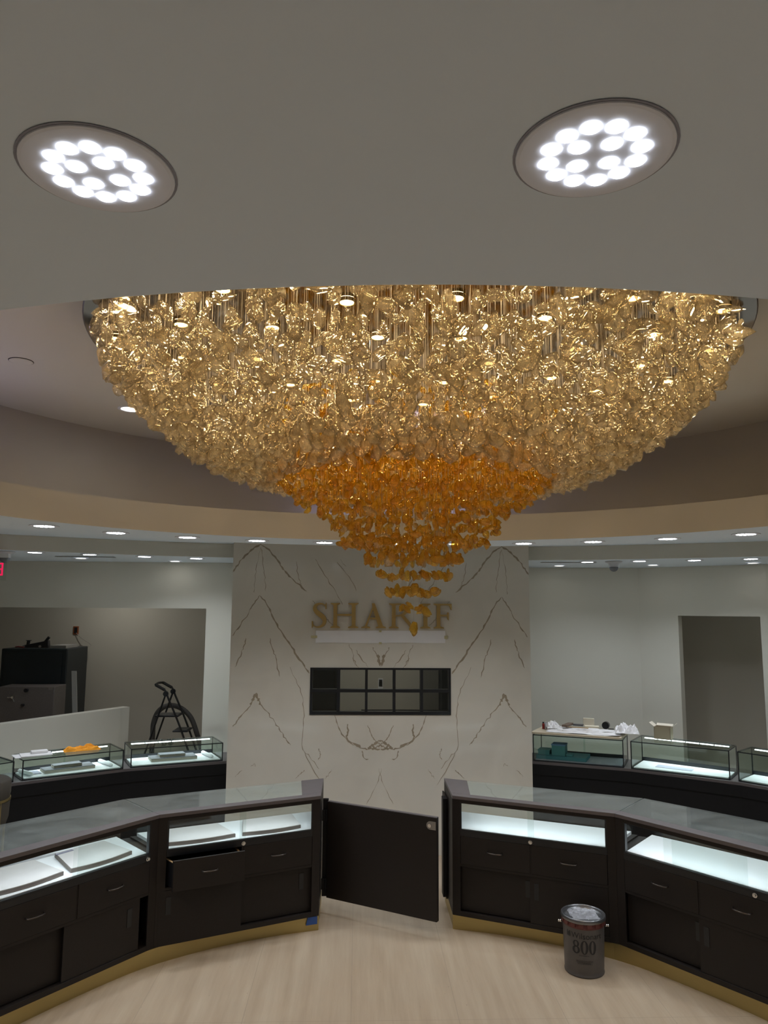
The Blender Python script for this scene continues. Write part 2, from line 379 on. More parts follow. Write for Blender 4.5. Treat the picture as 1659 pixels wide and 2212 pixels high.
# ------------------------------------------------------------------ marble feature wall with book-matched veins
VEINS = [
(3,[(-1.19, 2.916), (-1.112, 2.863), (-1.014, 2.748), (-0.954, 2.663), (-0.857, 2.568), (-0.731, 2.455)]),
(3,[(-1.19, 2.916), (-1.265, 2.871), (-1.358, 2.784), (-1.422, 2.697), (-1.452, 2.639)]),
(2,[(-1.186, 2.419), (-1.249, 2.328), (-1.294, 2.234), (-1.375, 2.121), (-1.438, 2.027)]),
(3,[(-1.186, 2.419), (-1.107, 2.32), (-1.047, 2.198), (-0.958, 2.049), (-0.861, 1.919), (-0.784, 1.807), (-0.696, 1.678)]),
(1,[(-1.193, 2.881), (-1.222, 2.708), (-1.241, 2.556), (-1.243, 2.442)]),
(1,[(-1.185, 2.881), (-1.155, 2.69), (-1.139, 2.575), (-1.13, 2.461)]),
(1.6,[(-1.305, 2.0), (-1.322, 1.935), (-1.348, 1.86), (-1.4, 1.731)]),
(1.6,[(-1.08, 2.011), (-1.039, 1.88), (-1.005, 1.788), (-0.977, 1.64)]),
(4.5,[(-1.196, 1.484), (-1.219, 1.429), (-1.24, 1.383)]),
(2,[(-1.24, 1.383), (-1.311, 1.292), (-1.365, 1.238), (-1.409, 1.165)]),
(4.5,[(-1.196, 1.484), (-1.171, 1.429), (-1.147, 1.383)]),
(2,[(-1.147, 1.383), (-1.07, 1.293), (-0.974, 1.166), (-0.916, 1.084), (-0.859, 1.003)]),
(1.2,[(-0.876, 1.733), (-0.778, 1.531), (-0.736, 1.348), (-0.742, 1.166), (-0.747, 0.985), (-0.672, 0.896), (-0.577, 0.779)]),
(1.2,[(-0.651, 2.771), (-0.553, 2.618), (-0.435, 2.429), (-0.376, 2.334)]),
(1,[(-0.842, 2.75), (-0.81, 2.597), (-0.78, 2.521)]),
(2.2,[(-0.436, 1.276), (-0.378, 1.13), (-0.303, 1.04), (-0.209, 0.986), (-0.115, 0.962)]),
(3,[(-0.323, 1.203), (-0.304, 1.13), (-0.326, 1.085), (-0.284, 1.031), (-0.19, 0.989)]),
(2,[(-0.118, 1.185), (-0.089, 1.094), (-0.041, 1.04), (-0.004, 1.013)]),
(6,[(-0.115, 0.968), (-0.06, 1.013), (-0.001, 1.055)]),
(4,[(-0.078, 0.971), (-0.032, 0.989), (-0.0, 1.004)]),
(3,[(-0.041, 1.04), (-0.069, 0.986), (0.0, 0.964)]),
(2,[(-0.171, 0.95), (-0.152, 0.887), (-0.115, 0.869)]),
(1.5,[(-0.314, 1.949), (-0.275, 1.865), (-0.255, 1.754)]),
(1.8,[(-0.247, 1.903), (-0.199, 1.829), (-0.123, 1.736)]),
(1.5,[(-0.087, 1.932), (-0.039, 1.848), (-0.016, 1.811)]),
(5,[(-0.025, 1.852), (-0.017, 1.811), (-0.011, 1.746)]),
(1.6,[(-0.59, 0.977), (-0.57, 0.932), (-0.588, 0.869)]),
(1,[(-0.457, 0.779), (-0.493, 0.734), (-0.52, 0.699)]),
(1,[(0.013, 0.788), (-0.029, 0.645), (-0.129, 0.467)]),
(1.5,[(-0.715, 0.779), (-0.761, 0.735), (-0.806, 0.695)]),
(1.6,[(-0.546, 2.22), (-0.507, 2.173), (-0.469, 2.136)]),
(1.2,[(-0.275, 1.828), (-0.236, 1.754), (-0.208, 1.717)]),
(1,[(-1.367, 0.717), (-1.296, 0.779)]),
(1,[(-1.196, 0.833), (-1.223, 0.806)]),
(1,[(-1.196, 0.833), (-1.177, 0.806)]),
(1,[(-0.44, 2.753), (-0.323, 2.601), (-0.244, 2.468)]),
(1,[(-0.672, 2.37), (-0.643, 2.332)]),
(0.8,[(-0.402, 2.773), (-0.343, 2.697)]),
(1,[(-0.747, 0.985), (-0.671, 0.842), (-0.537, 0.628)]),
]
YM = 7.3
b = MB(); WX0, WX1, WZ0, WZ1 = -0.68, 0.678, 1.288, 1.73
b.box(-1.453, WX0, YM, YM+0.12, 0, 2.95); b.box(WX1, 1.46, YM, YM+0.12, 0, 2.95)
b.box(WX0, WX1, YM, YM+0.12, 0, WZ0); b.box(WX0, WX1, YM, YM+0.12, WZ1, 2.95)
b.box(-1.453, -1.40, YM+0.12, YL, 0, 2.95); b.box(1.40, 1.46, YM+0.12, 8.92, 0, 2.95)
b.mi = 1
vr = random.Random(3); vk = 0
for wd, ln in VEINS:
    P = catmull([(x, 0, z) for x, z in ln], 5)
    for sgn in (1, -1):
        rr = random.Random(hash((wd, ln[0])) & 0xffff)
        Q = [Vector((p.x*sgn + sgn*rr.uniform(-1, 1)*0.007, 0, p.z+rr.uniform(-1, 1)*0.007)) for p in P]
        W_ = [0.0027*wd*rr.uniform(0.25, 1.25) for _ in Q]; W_[0] *= 0.5; W_[-1] *= 0.2
        vs = []; vk += 1; y = YM-0.0004-vk*.00002
        for i, p in enumerate(Q):
            t = (Q[min(i+1, len(Q)-1)]-Q[max(i-1, 0)]).normalized(); n = Vector((-t.z, 0, t.x))*W_[i]
            vs += [(p.x+n.x, y, p.z+n.z), (p.x-n.x, y, p.z-n.z)]
        vs = [(max(-1.452, min(1.459, v[0])), v[1], v[2]) for v in vs]
        b.add(vs, [(2*i, 2*i+1, 2*i+3, 2*i+2) for i in range(len(Q)-1)])
struct(b.build('wall_marble', [MARBLE, VEIN], origin=(0, YM, 0)))
# window in the marble: black frame, two rows of five panes
b = MB(); y0, y1 = YM-0.012, YM+0.06
xs = [(-0.68, -0.657), (-0.421, -0.392), (-0.151, -0.126), (0.116, 0.143), (0.383, 0.409), (0.656, 0.678)]
zs = [(1.288, 1.318), (1.498, 1.528), (1.711, 1.730)]
for x0, x1 in xs: b.box(x0, x1, y0, y1, 1.288, 1.73)
for z0, z1 in zs: b.box(-0.68, 0.678, y0+0.001, y1-0.001, z0, z1)
wf = struct(b.build('window_1', BLACK, origin=(0, YM, 1.288)))
for i in range(5):
    for j in range(2):
        p = MB(); p.box(xs[i][1], xs[i+1][0], YM+0.02, YM+0.026, zs[j][1], zs[j+1][0]); p.build('pane', GLASSF, wf)

# ------------------------------------------------------------------ gold serif letters on the marble
K = 1.363/1380.0
LX0, LZ0 = -0.676, 2.110
def lett(fn, name, label):
    b = MB(); cnt = [0]
    def poly(pts):
        cnt[0] += 1; yy0, yy1 = YM-0.035-cnt[0]*.00005, YM-0.014+cnt[0]*.00003
        pts = [(LX0+(x-152)*K, LZ0+y*K) for x, y in pts]
        n = len(pts); a = sum(pts[i][0]*pts[(i+1) % n][1]-pts[(i+1) % n][0]*pts[i][1] for i in range(n))
        if a < 0: pts = pts[::-1]
        vs = [(x, yy0, z) for x, z in pts]+[(x, yy1, z) for x, z in pts]
        b.add(vs, [tuple(range(n)), tuple(range(n, 2*n))[::-1]]+[(i, n+i, n+(i+1) % n, (i+1) % n) for i in range(n)])
    def stroke(pts):
        P = catmull([(x, y, w_) for x, y, w_ in pts], 5)
        for i in range(len(P)-1):
            p, q = P[i], P[i+1]; 
            def nn(j):
                t = Vector((P[min(j+1, len(P)-1)].x-P[max(j-1, 0)].x, P[min(j+1, len(P)-1)].y-P[max(j-1, 0)].y)).normalized(); return Vector((-t.y, t.x))
            a, c = nn(i)*p.z*0.5, nn(i+1)*q.z*0.5
            poly([(p.x+a.x, p.y+a.y), (q.x+c.x, q.y+c.y), (q.x-c.x, q.y-c.y), (p.x-a.x, p.y-a.y)])
    def rect(x0, x1, y0_, y1_): poly([(x0, y0_), (x1, y0_), (x1, y1_), (x0, y1_)])
    def stem(x0, x1, xa, xb):
        poly([(x0, 14), (x1, 14), (x1, 229), (x0, 229)])
        for s in (0, 1):
            ya = 0 if s == 0 else 243; d = 1 if s == 0 else -1
            poly([(xa, ya), (xb, ya), (xb, ya+9*d), (x1, ya+22*d), (x0, ya+22*d), (xa, ya+9*d)])
    fn(poly, stroke, rect, stem)
    for s in (LX0+0,): pass
    o = b.build(name, GOLDL)
    return tag(o, label, 'sign letter', 'gold letters on the marble wall')
def fS(poly, stroke, rect, stem):
    stroke([(290, 192, 4), (283, 216, 9), (258, 233, 14), (222, 233, 22), (190, 215, 32), (182, 185, 37), (200, 155, 43), (235, 128, 48), (266, 102, 44), (280, 70, 38), (270, 34, 32), (240, 12, 22), (205, 8, 14), (175, 20, 9), (162, 52, 4)])
    poly([(285, 182), (297, 182), (297, 243), (289, 243), (283, 215)]); poly([(155, 0), (163, 0), (172, 22), (166, 65), (154, 65)])
def fH(poly, stroke, rect, stem): stem(365, 403, 337, 432); stem(545, 583, 510, 612); rect(400, 548, 118, 137)
def fA(poly, stroke, rect, stem):
    poly([(742, 243), (770, 243), (858, 10), (812, 10), (750, 185)]); poly([(748, 205), (757, 190), (693, 10), (672, 10)])
    poly([(640, 0), (728, 0), (728, 9), (705, 18), (668, 18), (640, 9)]); poly([(783, 0), (882, 0), (882, 9), (860, 20), (808, 20), (783, 9)]); rect(705, 800, 86, 103)
def fR(poly, stroke, rect, stem):
    stem(940, 978, 912, 1008); stroke([(975, 234, 18), (1030, 234, 19), (1068, 215, 28), (1082, 180, 38), (1062, 142, 28), (1020, 124, 16), (975, 122, 15)])
    poly([(1020, 128), (1060, 128), (1160, 14), (1198, 8), (1198, 0), (1128, 0)])
def fI(poly, stroke, rect, stem): stem(1252, 1292, 1222, 1322)
def fF(poly, stroke, rect, stem):
    stem(1382, 1420, 1352, 1455); rect(1400, 1530, 225, 243); poly([(1532, 243), (1520, 243), (1505, 225), (1524, 182), (1532, 182)])
    rect(1415, 1492, 118, 135); poly([(1490, 158), (1503, 158), (1503, 78), (1490, 90), (1482, 126)])
for fn, nm, lb in ((fS, 'S', 'first letter from the left, the curved one'), (fH, 'H', 'second from the left, two stems and a bar'), (fA, 'A', 'third from the left, pointed at the top'),
                   (fR, 'R', 'fourth from the left, with bowl and leg'), (fI, 'I', 'fifth from the left, a single stem behind crystals'), (fF, 'F', 'last on the right, stem with two arms')):
    lett(fn, 'wall_letter', 'gold serif letter on the marble, '+lb)
# paper strip taped below the letters
b = MB(); n = 24
vs = []; 
for i in range(n+1):
    x = -0.635+1.262*i/n
    for j, z in enumerate((1.965, 2.083)): vs.append((x, YM-0.004-0.002*math.sin(i*0.9), z+0.003*math.sin(i*0.5)*(1-j)+(0.006*(i/n) if j else 0)-0.006*(i/n)*(1-j)*-1))
vs += [(x, y+0.0015, z) for x, y, z in vs]; m_ = 2*(n+1)
fs = [(2*i, 2*i+2, 2*i+3, 2*i+1) for i in range(n)]+[(m_+2*i, m_+2*i+1, m_+2*i+3, m_+2*i+2) for i in range(n)]
b.add(vs, fs)
po = tag(b.build('paper_strip', WHITEP), 'long white paper strip taped to the marble just below the gold letters', 'paper')
tapem = mat('masking_tape', (0.55, 0.50, 0.28), 0.7)
for x0, x1, z0, z1 in ((-0.68, -0.62, 2.012, 2.035), (0.617, 0.65, 2.01, 2.04), (-0.02, 0.005, 1.955, 1.975), (-0.02, 0.003, 2.072, 2.09)):
    t = MB(); t.box(x0, x1, YM-0.0085, YM-0.0065, z0, z1); t.build('tape', tapem, po)

# ------------------------------------------------------------------ display counters in front (bays)
D_ = 0.57
class Bay:
    def __init__(s, name, label, F0, F1, B0, B1):
        s.F0, s.F1, s.B0, s.B1 = map(Vector, (F0, F1, B0, B1)); s.L = (s.F1-s.F0).length
        s.root = thing('display_counter', label, 'display counter', (F0[0], F0[1], 0), 'walnut display counters around the floor')
    def p(s, u, v, z):
        a = s.F0.lerp(s.F1, u); c = s.B0.lerp(s.B1, u); q = a.lerp(c, v/D_); return (q.x, q.y, z)
    def hx(s, b, u0, u1, v0, v1, z0, z1):
        pts = [s.p(u0, v0, z0), s.p(u1, v0, z0), s.p(u1, v1, z0), s.p(u0, v1, z0), s.p(u0, v0, z1), s.p(u1, v0, z1), s.p(u1, v1, z1), s.p(u0, v1, z1)]
        a = sum(pts[i][0]*pts[(i+1) % 4][1]-pts[(i+1) % 4][0]*pts[i][1] for i in range(4))
        if a < 0: pts = [pts[i] for i in (1, 0, 3, 2, 5, 4, 7, 6)]
        b.hexa(pts)
    def part(s, name, m, boxes, parent=None, bevel=0.0):
        b = MB()
        for x in boxes: s.hx(b, *x)
        return b.build(name, m, parent or s.root, bevel=bevel)
def pull(B, u, v, z, par):
    B.part('recessed_pull', BLACK, [(u-0.014, u+0.014, v-0.002, v+0.004, z-0.055, z+0.055)], par)
def handle(B, u, v, z, par):
    b = MB(); h = 0.055/B.L
    P = [B.p(u-h, v, z), B.p(u-h*0.96, v-0.018, z), B.p(u-h*0.6, v-0.026, z), B.p(u, v-0.030, z), B.p(u+h*0.6, v-0.026, z), B.p(u+h*0.96, v-0.018, z), B.p(u+h, v, z)]
    b.tube(P, 0.0045, 8); b.build('handle', mat('dark_bronze', (.10, .085, .075), .35, metal=.8), par, smooth=True)
def make_bay(label, F0, F1, B0, B1, side, idx, kick_pts, opn=None, gate_end=False, doors='std', glassd='std', pulls=(0.42, 0.56)):
    B = Bay('display_counter', label, F0, F1, B0, B1)
    ue = 0.11 if gate_end else 0.0
    # carcass
    B.part('carcass', DARK, [(0, 0.028, 0.02, D_-0.002, 0.10, 0.907 if gate_end else 0.66), (0.972, 1, 0.02, D_-0.002, 0.10, 0.66), (0.028, 0.972, 0.02, D_-0.02, 0.10, 0.128),
        (0.028, 0.972, D_-0.02, D_-0.002, 0.10, 0.655), (0.028, 0.972, 0.05, D_-0.02, 0.655, 0.672)])
    B.part('face_frame', DARK, [(0, 0.052, 0, 0.02, 0.10, 0.908), (0.95, 1, 0, 0.02, 0.10, 0.908), (0.052, 0.95, 0, 0.02, 0.886, 0.908), (0.052, 0.95, 0, 0.02, 0.10, 0.132),
        (0.052, 0.95, 0.0, 0.02, 0.442, 0.460), (0.493, 0.507, 0.001, 0.02, 0.46, 0.655)], bevel=0.0015)
    top = [(0, 1, -0.004, 0.088, 0.908, 0.932)]
    if gate_end: top.append((0, 0.125, 0.088, D_, 0.908, 0.932))
    B.part('top_rim', TOPM, top, bevel=0.002)
    B.part('door_track', BLACK, [(0.052, 0.95, -0.002, 0.045, 0.655, 0.690), (0.052, 0.95, -0.001, 0.02, 0.69, 0.70), (0.052, 0.95, 0.002, 0.04, 0.882, 0.889), (0.052, 0.062, 0.001, 0.04, 0.69, 0.886), (0.94, 0.95, 0.001, 0.04, 0.69, 0.886)])
    B.part('display_deck', WHITE, [(0.055, 0.945, 0.047, D_-0.03, 0.672, 0.694)])
    B.part('glass_top', DUST_SHEEN, [(0.125 if gate_end else 0.003, 0.997, 0.088, D_, 0.920, 0.930)])
    B.part('back_glass', GLASSF, [(0.05, 0.96, D_-0.012, D_-0.004, 0.672, 0.918)])
    g = []
    if glassd == 'std': g = [(0.062, 0.52, 0.012, 0.018), (0.48, 0.94, 0.026, 0.032)]
    elif glassd == 'left': g = [(0.062, 0.50, 0.012, 0.018), (0.07, 0.52, 0.026, 0.032)]    # both slid towards the kink
    elif glassd == 'right': g = [(0.30, 0.76, 0.012, 0.018), (0.345, 0.94, 0.026, 0.032)]
    for u0, u1, v0, v1 in g: B.part('sliding_glass', GLASSF, [(u0, u1, v0, v1, 0.693, 0.884)])
    # LED under the top rim
    led = B.part('led_strip', LED, [(0.07, 0.93, 0.060, 0.078, 0.899, 0.906)])
    ld = bpy.data.lights.new('bay_light', 'AREA'); ld.shape = 'RECTANGLE'; ld.size = B.L*0.82; ld.size_y = 0.02; ld.energy = CASE_W*.75; ld.color = (0.84, 0.94, 1.0)
    lo = bpy.data.objects.new('bay_light', ld); col.objects.link(lo); lo.parent = B.root
    q = Vector(B.p(0.5, 0.075, 0.895))-Vector(B.root['_org']); lo.location = q
    d = (B.F1-B.F0).normalized(); inn = Vector((-d.y, d.x));
    if inn.dot(B.B0-B.F0) < 0: inn = -inn
    zax = (Vector((-inn.x*0.75, -inn.y*0.75, 1))).normalized(); xax = Vector((d.x, d.y, 0)); yax = zax.cross(xax)
    mm = Matrix.Identity(4)
    for i in range(3): mm[i][0] = xax[i]; mm[i][1] = yax[i]; mm[i][2] = zax[i]; mm[i][3] = q[i]
    lo.matrix_local = mm
    # lock
    lu = {'std': 0.50, 'left': 0.075, 'right': 0.80}[glassd]
    b = MB(); c = Vector(B.p(lu, -0.002, 0.676)); nrm = Vector((-inn.x, -inn.y, 0))
    b.tube([c, c+nrm*0.012, c+nrm*0.0125, c+nrm*0.022], [0.014, 0.014, 0.010, 0.009], 16); b.build('lock', CHROME, B.root, smooth=False)
    # drawers
    for k, (u0, u1) in enumerate(((0.054, 0.494), (0.506, 0.948))):
        dv = -0.11 if opn == k else 0.0
        dr = B.part('drawer', DARK, [(u0, u1, -0.003+dv, 0.016+dv, 0.461, 0.653)], bevel=0.0012)
        B.part('drawer_box', DARKER, [(u0+0.015, u0+0.027, 0.017+dv, 0.45+dv, 0.47, 0.625), (u1-0.027, u1-0.015, 0.017+dv, 0.45+dv, 0.47, 0.625), (u0+0.027, u1-0.027, 0.017+dv, 0.45+dv, 0.47, 0.48)], dr)
        for ua in ((u0+0.015, u1-0.027) if opn == k else ()): B.part('drawer_edge', TAN, [(ua, ua+.012, 0.017+dv, 0.45+dv, 0.6252, 0.629)], dr)
        handle(B, (u0+u1)/2, -0.003+dv, 0.565, dr)
    # sliding doors
    rear, front = {'L1': ((0.053, 0.52), (0.50, 0.985)), 'R1': ((0.053, 0.52), (0.49, 0.948)), 'L2': ((0.40, 0.90), (0.115, 0.62)), 'R2': ((0.053, 0.52), (0.49, 0.948))}[side+str(idx)]
    z0, z1 = 0.134, 0.441
    if side+str(idx) == 'L2':   # both doors moved away from the kink: dark slot next to the kink post
        rear, front = (0.50, 0.948), (0.105, 0.56)
    d1 = B.part('sliding_door', DARK, [(rear[0], rear[1], 0.036, 0.050, z0, z1)]); d2 = B.part('sliding_door', DARK, [(front[0], front[1], -0.001 if side+str(idx) == 'L1' else 0.006, 0.018 if side+str(idx) == 'L1' else 0.019, z0 - (0.02 if side+str(idx) == 'L1' else 0), z1)])
    pr, pf = {'L1': (0.12, 0.93), 'R1': (0.475, 0.53), 'L2': (0.90, 0.17), 'R2': (0.475, 0.53)}[side+str(idx)]
    pull(B, pr, 0.034, 0.345, d1); pull(B, pf, -0.002 if side+str(idx) == 'L1' else 0.005, 0.345, d2)
    # curved gold toe kick
    P = catmull([(x, y, 0) for x, y in kick_pts], 8); n = len(P); vs = []
    for p in P:
        for z in (0.0, 0.10): vs.append((p.x, p.y, z))
    for p in P:
        for z in (0.0, 0.10): vs.append((p.x*1.0, p.y+0.012, z))
    m_ = 2*n; b = MB()
    b.add(vs, [(2*i, 2*i+2, 2*i+3, 2*i+1) for i in range(n-1)]+[(m_+2*i, m_+2*i+1, m_+2*i+3, m_+2*i+2) for i in range(n-1)]+[(2*i+1, 2*i+3, m_+2*i+3, m_+2*i+1) for i in range(n-1)])
    if gate_end:
        sx = 1 if F0[0] > 0 else -1; x0 = F0[0]+0.006*sx
        b.box(min(x0, x0+0.012*sx), max(x0, x0+0.012*sx), F0[1]+0.005, B0[1]-0.02, 0, 0.10)
    B.part('plinth', DARKER, [(0.03, 0.97, 0.12, D_-0.05, 0.0, 0.10)])
    b.build('toe_kick', GOLD, B.root, smooth=False)
    return B
KF0, KK, KE = (0.485, 5.685), (1.53, 5.19), (2.225, 4.26)
KB0, KBK, KBE = (0.490, 6.245), (1.885, 5.60), (2.70, 4.72)
def mir(p): return (-p[0], p[1])
kick1 = [(0.487, 5.692), (0.78, 5.60), (1.07, 5.475), (1.30, 5.345), (1.50, 5.205)]
kick2 = [(1.50, 5.205), (1.66, 5.055), (1.86, 4.81), (2.06, 4.535), (2.215, 4.28)]
BL1 = make_bay('walnut and glass display counter left of the gate, its inner drawer pulled open', mir(KF0), mir(KK), mir(KB0), mir(KBK), 'L', 1, [mir(p) for p in kick1], opn=1, gate_end=True)
BL2 = make_bay('walnut display counter at the far left, both glass doors slid to its right end', mir(KK), mir(KE), mir(KBK), mir(KBE), 'L', 2, [mir(p) for p in kick2], glassd='left')
BR1 = make_bay('walnut and glass display counter right of the gate, behind the metal pail', KF0, KK, KB0, KBK, 'R', 1, kick1, gate_end=True)
BR2 = make_bay('walnut display counter at the far right, its glass door slid partly open', KK, KE, KBK, KBE, 'R', 2, kick2, glassd='right')
# blue painter's tape on the gold kick by the gate
b = MB(); b.hexa([(-0.575, 5.655, 0.045), (-0.495, 5.682, 0.045), (-0.495, 5.684, 0.045), (-0.575, 5.657, 0.045), (-0.562, 5.659, 0.098), (-0.495, 5.682, 0.098), (-0.495, 5.684, 0.098), (-0.562, 5.661, 0.098)])
tag(b.build('painters_tape', mat('blue_tape', (0.03, 0.09, 0.32), 0.6)), 'strip of blue tape on the gold kick beside the gate', 'tape')

# pads lying on the counter decks
def pad(B, u0, u1, v0, v1, sk, label, z=0.695, h=0.022, name='display_pad'):
    r = thing(name, label, 'display pad', B.p((u0+u1)/2, (v0+v1)/2, z), 'grey jewellery pads in the left counters')
    fr = [(u0+(u1-u0)*t, v0-0.05*math.sin(PI*t)*0.55) for t in np.linspace(0, 1, 13)]
    poly = fr+[(u1-sk, v1), (u0+sk, v1)]
    pts = [B.p(u, v, 0)[:2] for u, v in poly]
    b = MB(); b.prism(pts, z, z+h); b.build('pad_side', PADEDGE, r)
    c = B.p((u0+u1)/2, (v0+v1)/2, 0)
    pt2 = [(c[0]+(x-c[0])*0.985, c[1]+(y-c[1])*0.985) for x, y in pts]
    b = MB(); b.prism(pt2, z+h, z+h+0.004); b.build('pad_top', PAD, r, bevel=0.001)
    return r
pad(BL1, 0.13, 0.49, 0.10, 0.44, 0.045, 'light grey jewellery pad in the counter left of the gate, the one nearer the gate')
pad(BL1, 0.53, 0.93, 0.10, 0.44, 0.045, 'light grey jewellery pad in the counter left of the gate, above the open drawer')
pad(BL2, 0.13, 0.50, 0.10, 0.44, 0.04, 'light grey jewellery pad in the far left counter, the one behind the doubled glass')
pp = pad(BL2, 0.54, 0.96-0.02, 0.10, 0.42, 0.04, 'light grey jewellery pad in the far left counter, at the open outer end')
# clear ruler-like label on a pad, folded paper on the deck
b = MB(); c = BL2.p(0.42, 0.40, 0.722); b.box(-0.06, 0.06, -0.013, 0.013, 0, 0.002, rz=0.93, c=c)
tag(b.build('ruler', mat('printed_grey_strip', (0.22, 0.22, 0.28), 0.5, var=0.5, scale=80)), 'small dark printed strip lying on the pad behind the doubled glass', 'strip')
b = MB(); q = [(-2.50, 4.95), (-2.05, 5.30), (-2.36, 4.83)]
vs = [(-2.62, 4.83, 0.7205), (-2.52, 4.96, 0.7205), (-2.02, 5.12, 0.7205)]
b.prism([BL2.p(u, v, 0)[:2] for u, v in ((0.25, 0.50), (0.88, 0.545), (0.97, 0.44), (0.60, 0.46))], 0.7215, 0.7228)
tag(b.build('paper_sheet', WHITEP), 'white paper sheet at the back of the far left counter, seen through its top', 'paper')

# ------------------------------------------------------------------ swing gate between the counters and the closed side leaf
hx, hy, ex, ey = -0.445, 5.965, 0.350, 5.50
gt = thing('swing_gate', 'dark walnut swing gate hinged to the left counter, standing half open', 'gate', (hx, hy, 0.12))
d = Vector((ex-hx, ey-hy, 0)); d.normalize(); nrm = Vector((-d.y, d.x, 0))
def gp(t, o, z): p = Vector((hx, hy, 0))+d*t+nrm*o; return (p.x, p.y, z)
GLn = math.hypot(ex-hx, ey-hy)
b = MB(); b.hexa([gp(0, 0, .12), gp(GLn, 0, .12), gp(GLn, .035, .12), gp(0, .035, .12), gp(0, 0, .82), gp(GLn, 0, .82), gp(GLn, .035, .82), gp(0, .035, .82)])
b.build('gate_panel', DARK, gt, bevel=0.003)
b = MB(); b.hexa([gp(0.001, 0.002, .8201), gp(GLn-.001, 0.002, .8201), gp(GLn-.001, .033, .8201), gp(0.001, .033, .8201), gp(0.001, 0.002, .823), gp(GLn-.001, .002, .823), gp(GLn-.001, .033, .823), gp(0.001, .033, .823)])
b.build('edge_band', TOPM, gt)
b = MB(); b.box(-0.480, -0.438, 5.995, 6.03, 0.12, 0.83); b.build('hinge_post', DARKER, gt)
for z in (0.22, 0.72):
    b = MB(); b.tube([(hx-0.008, hy-0.004, z-0.04), (hx-0.008, hy-0.004, z+0.04)], 0.008, 10); b.box(-0.4845, hx-.004, hy-.006, hy, z-.04, z+.04); b.build('hinge', DARKER, gt)
b = MB(); c = Vector(gp(GLn-0.055, -0.0005, 0.775))
P = [c-nrm*0.0, c-nrm*0.004]
pl = ell(0, 0, 0.028, 0.028, PI/2, 3*PI/2, 14)+[(0.045, -0.028), (0.045, 0.028)]
vs = [tuple(Vector(gp(GLn-0.05+x, -0.001, 0.765+z))) for x, z in pl]+[tuple(Vector(gp(GLn-0.05+x, -0.006, 0.765+z))) for x, z in pl]; n = len(pl)
b.add(vs, [tuple(range(n)), tuple(range(n, 2*n))[::-1]]+[(i, n+i, n+(i+1) % n, (i+1) % n) for i in range(n)])
lk = b.build('latch_plate', STEEL, gt)
b = MB(); c = Vector(gp(GLn-0.05, -0.006, 0.765)); b.tube([c, c-nrm*0.010], 0.013, 14); b.build('key_cylinder', CHROME, lk)
sl = thing('gate_leaf', 'narrow dark gate leaf seen edge on beside the right counter', 'gate', (0.465, 6.1, 0.10))
b = MB(); b.box(0.447, 0.473, 5.96, 6.06, 0.12, 0.84); b.build('leaf_panel', DARKER, sl, bevel=0.002)
b = MB(); b.box(0.4735, 0.4845, 5.98, 6.24, 0.10, 0.835); b.build('mounting_strip', DARK, sl)

# ------------------------------------------------------------------ pail of adhesive
px, py = 1.258, 5.065
pt = thing('metal_pail', 'grey metal five gallon pail on the floor against the right counter', 'pail', (px, py, 0))
PAILM = mat('grey_label_metal', (0.105, 0.095, 0.09), 0.42, metal=0.3, var=0.12, scale=10)
RED = mat('dark_red_print', (0.10, 0.018, 0.016), 0.5, var=0.1)
b = MB(); prof = [(0.0, 0.0), (0.122, 0.0), (0.126, 0.006), (0.126, 0.012), (0.122, 0.016), (0.124, 0.03), (0.128, 0.17), (0.131, 0.300)]
b.lathe(prof, (px, py, 0), 56); b.build('body', PAILM, pt, smooth=True)
b = MB(); b.lathe([(0.1315, 0.290), (0.134, 0.296), (0.134, 0.322), (0.131, 0.328)], (px, py, 0), 56); b.build('red_band', RED, pt, smooth=True)
b = MB(); b.lathe([(0.136, 0.322), (0.1415, 0.326), (0.1425, 0.335), (0.141, 0.346), (0.137, 0.350), (0.131, 0.349), (0.128, 0.342), (0.1255, 0.330), (0.0, 0.329)], (px, py, 0), 56); b.build('lid', mat('dark_tin', (.20, .20, .205), .3, metal=.8), pt, smooth=True)
for k in range(16):   # crimp tabs of the lid
    a = 2*PI*k/16; b = MB(); b.box(-0.002, 0.004, -0.016, 0.016, 0.301, 0.324, rz=a, c=(px+0.134*math.cos(a), py+0.134*math.sin(a), 0))
    b.build('crimp_tab', mat('maroon_tab', (0.13, 0.04, 0.035), 0.4, metal=0.3), pt)
for s in (-1, 1):
    a = math.atan2(-py, -px-0.224)+s*PI/2
    c = Vector((px+0.136*math.cos(a), py+0.136*math.sin(a), 0.285)); o_ = Vector((math.cos(a), math.sin(a), 0))
    b = MB(); b.tube([c, c+o_*0.016], [0.010, 0.006], 12); b.sphere(tuple(c+o_*0.018), 0.008, 8); b.build('bail_ear', CHROME, pt, smooth=True)
cd_ = math.atan2(0-py, -0.224-px)   # towards the room
b = MB(); b.tube([(px+0.147*math.cos(cd_-PI/2+PI*t)*1.0, py+0.147*math.sin(cd_-PI/2+PI*t), 0.285-0.10*math.sin(PI*t)) for t in np.linspace(0, 1, 2)], 0.0) if False else None
def wrap(vs, fs, ang, z, r, name, m):
    b = MB(); out = []
    for x, y, zz in vs:
        a = ang + x/r; out.append((px+(r+zz)*math.cos(a), py+(r+zz)*math.sin(a), z+y))
    b.add(out, fs); return b.build(name, m, pt)
INK = mat('black_ink', (0.012, 0.012, 0.014), 0.5)
vs, fs = text_mesh('Wilsonart', 0.050); w_ = max(v[0] for v in vs)
wrap([(v[0]-w_*0.40, v[1], 0) for v in vs], fs, cd_, 0.236, 0.1318, 'brand_lettering', INK)
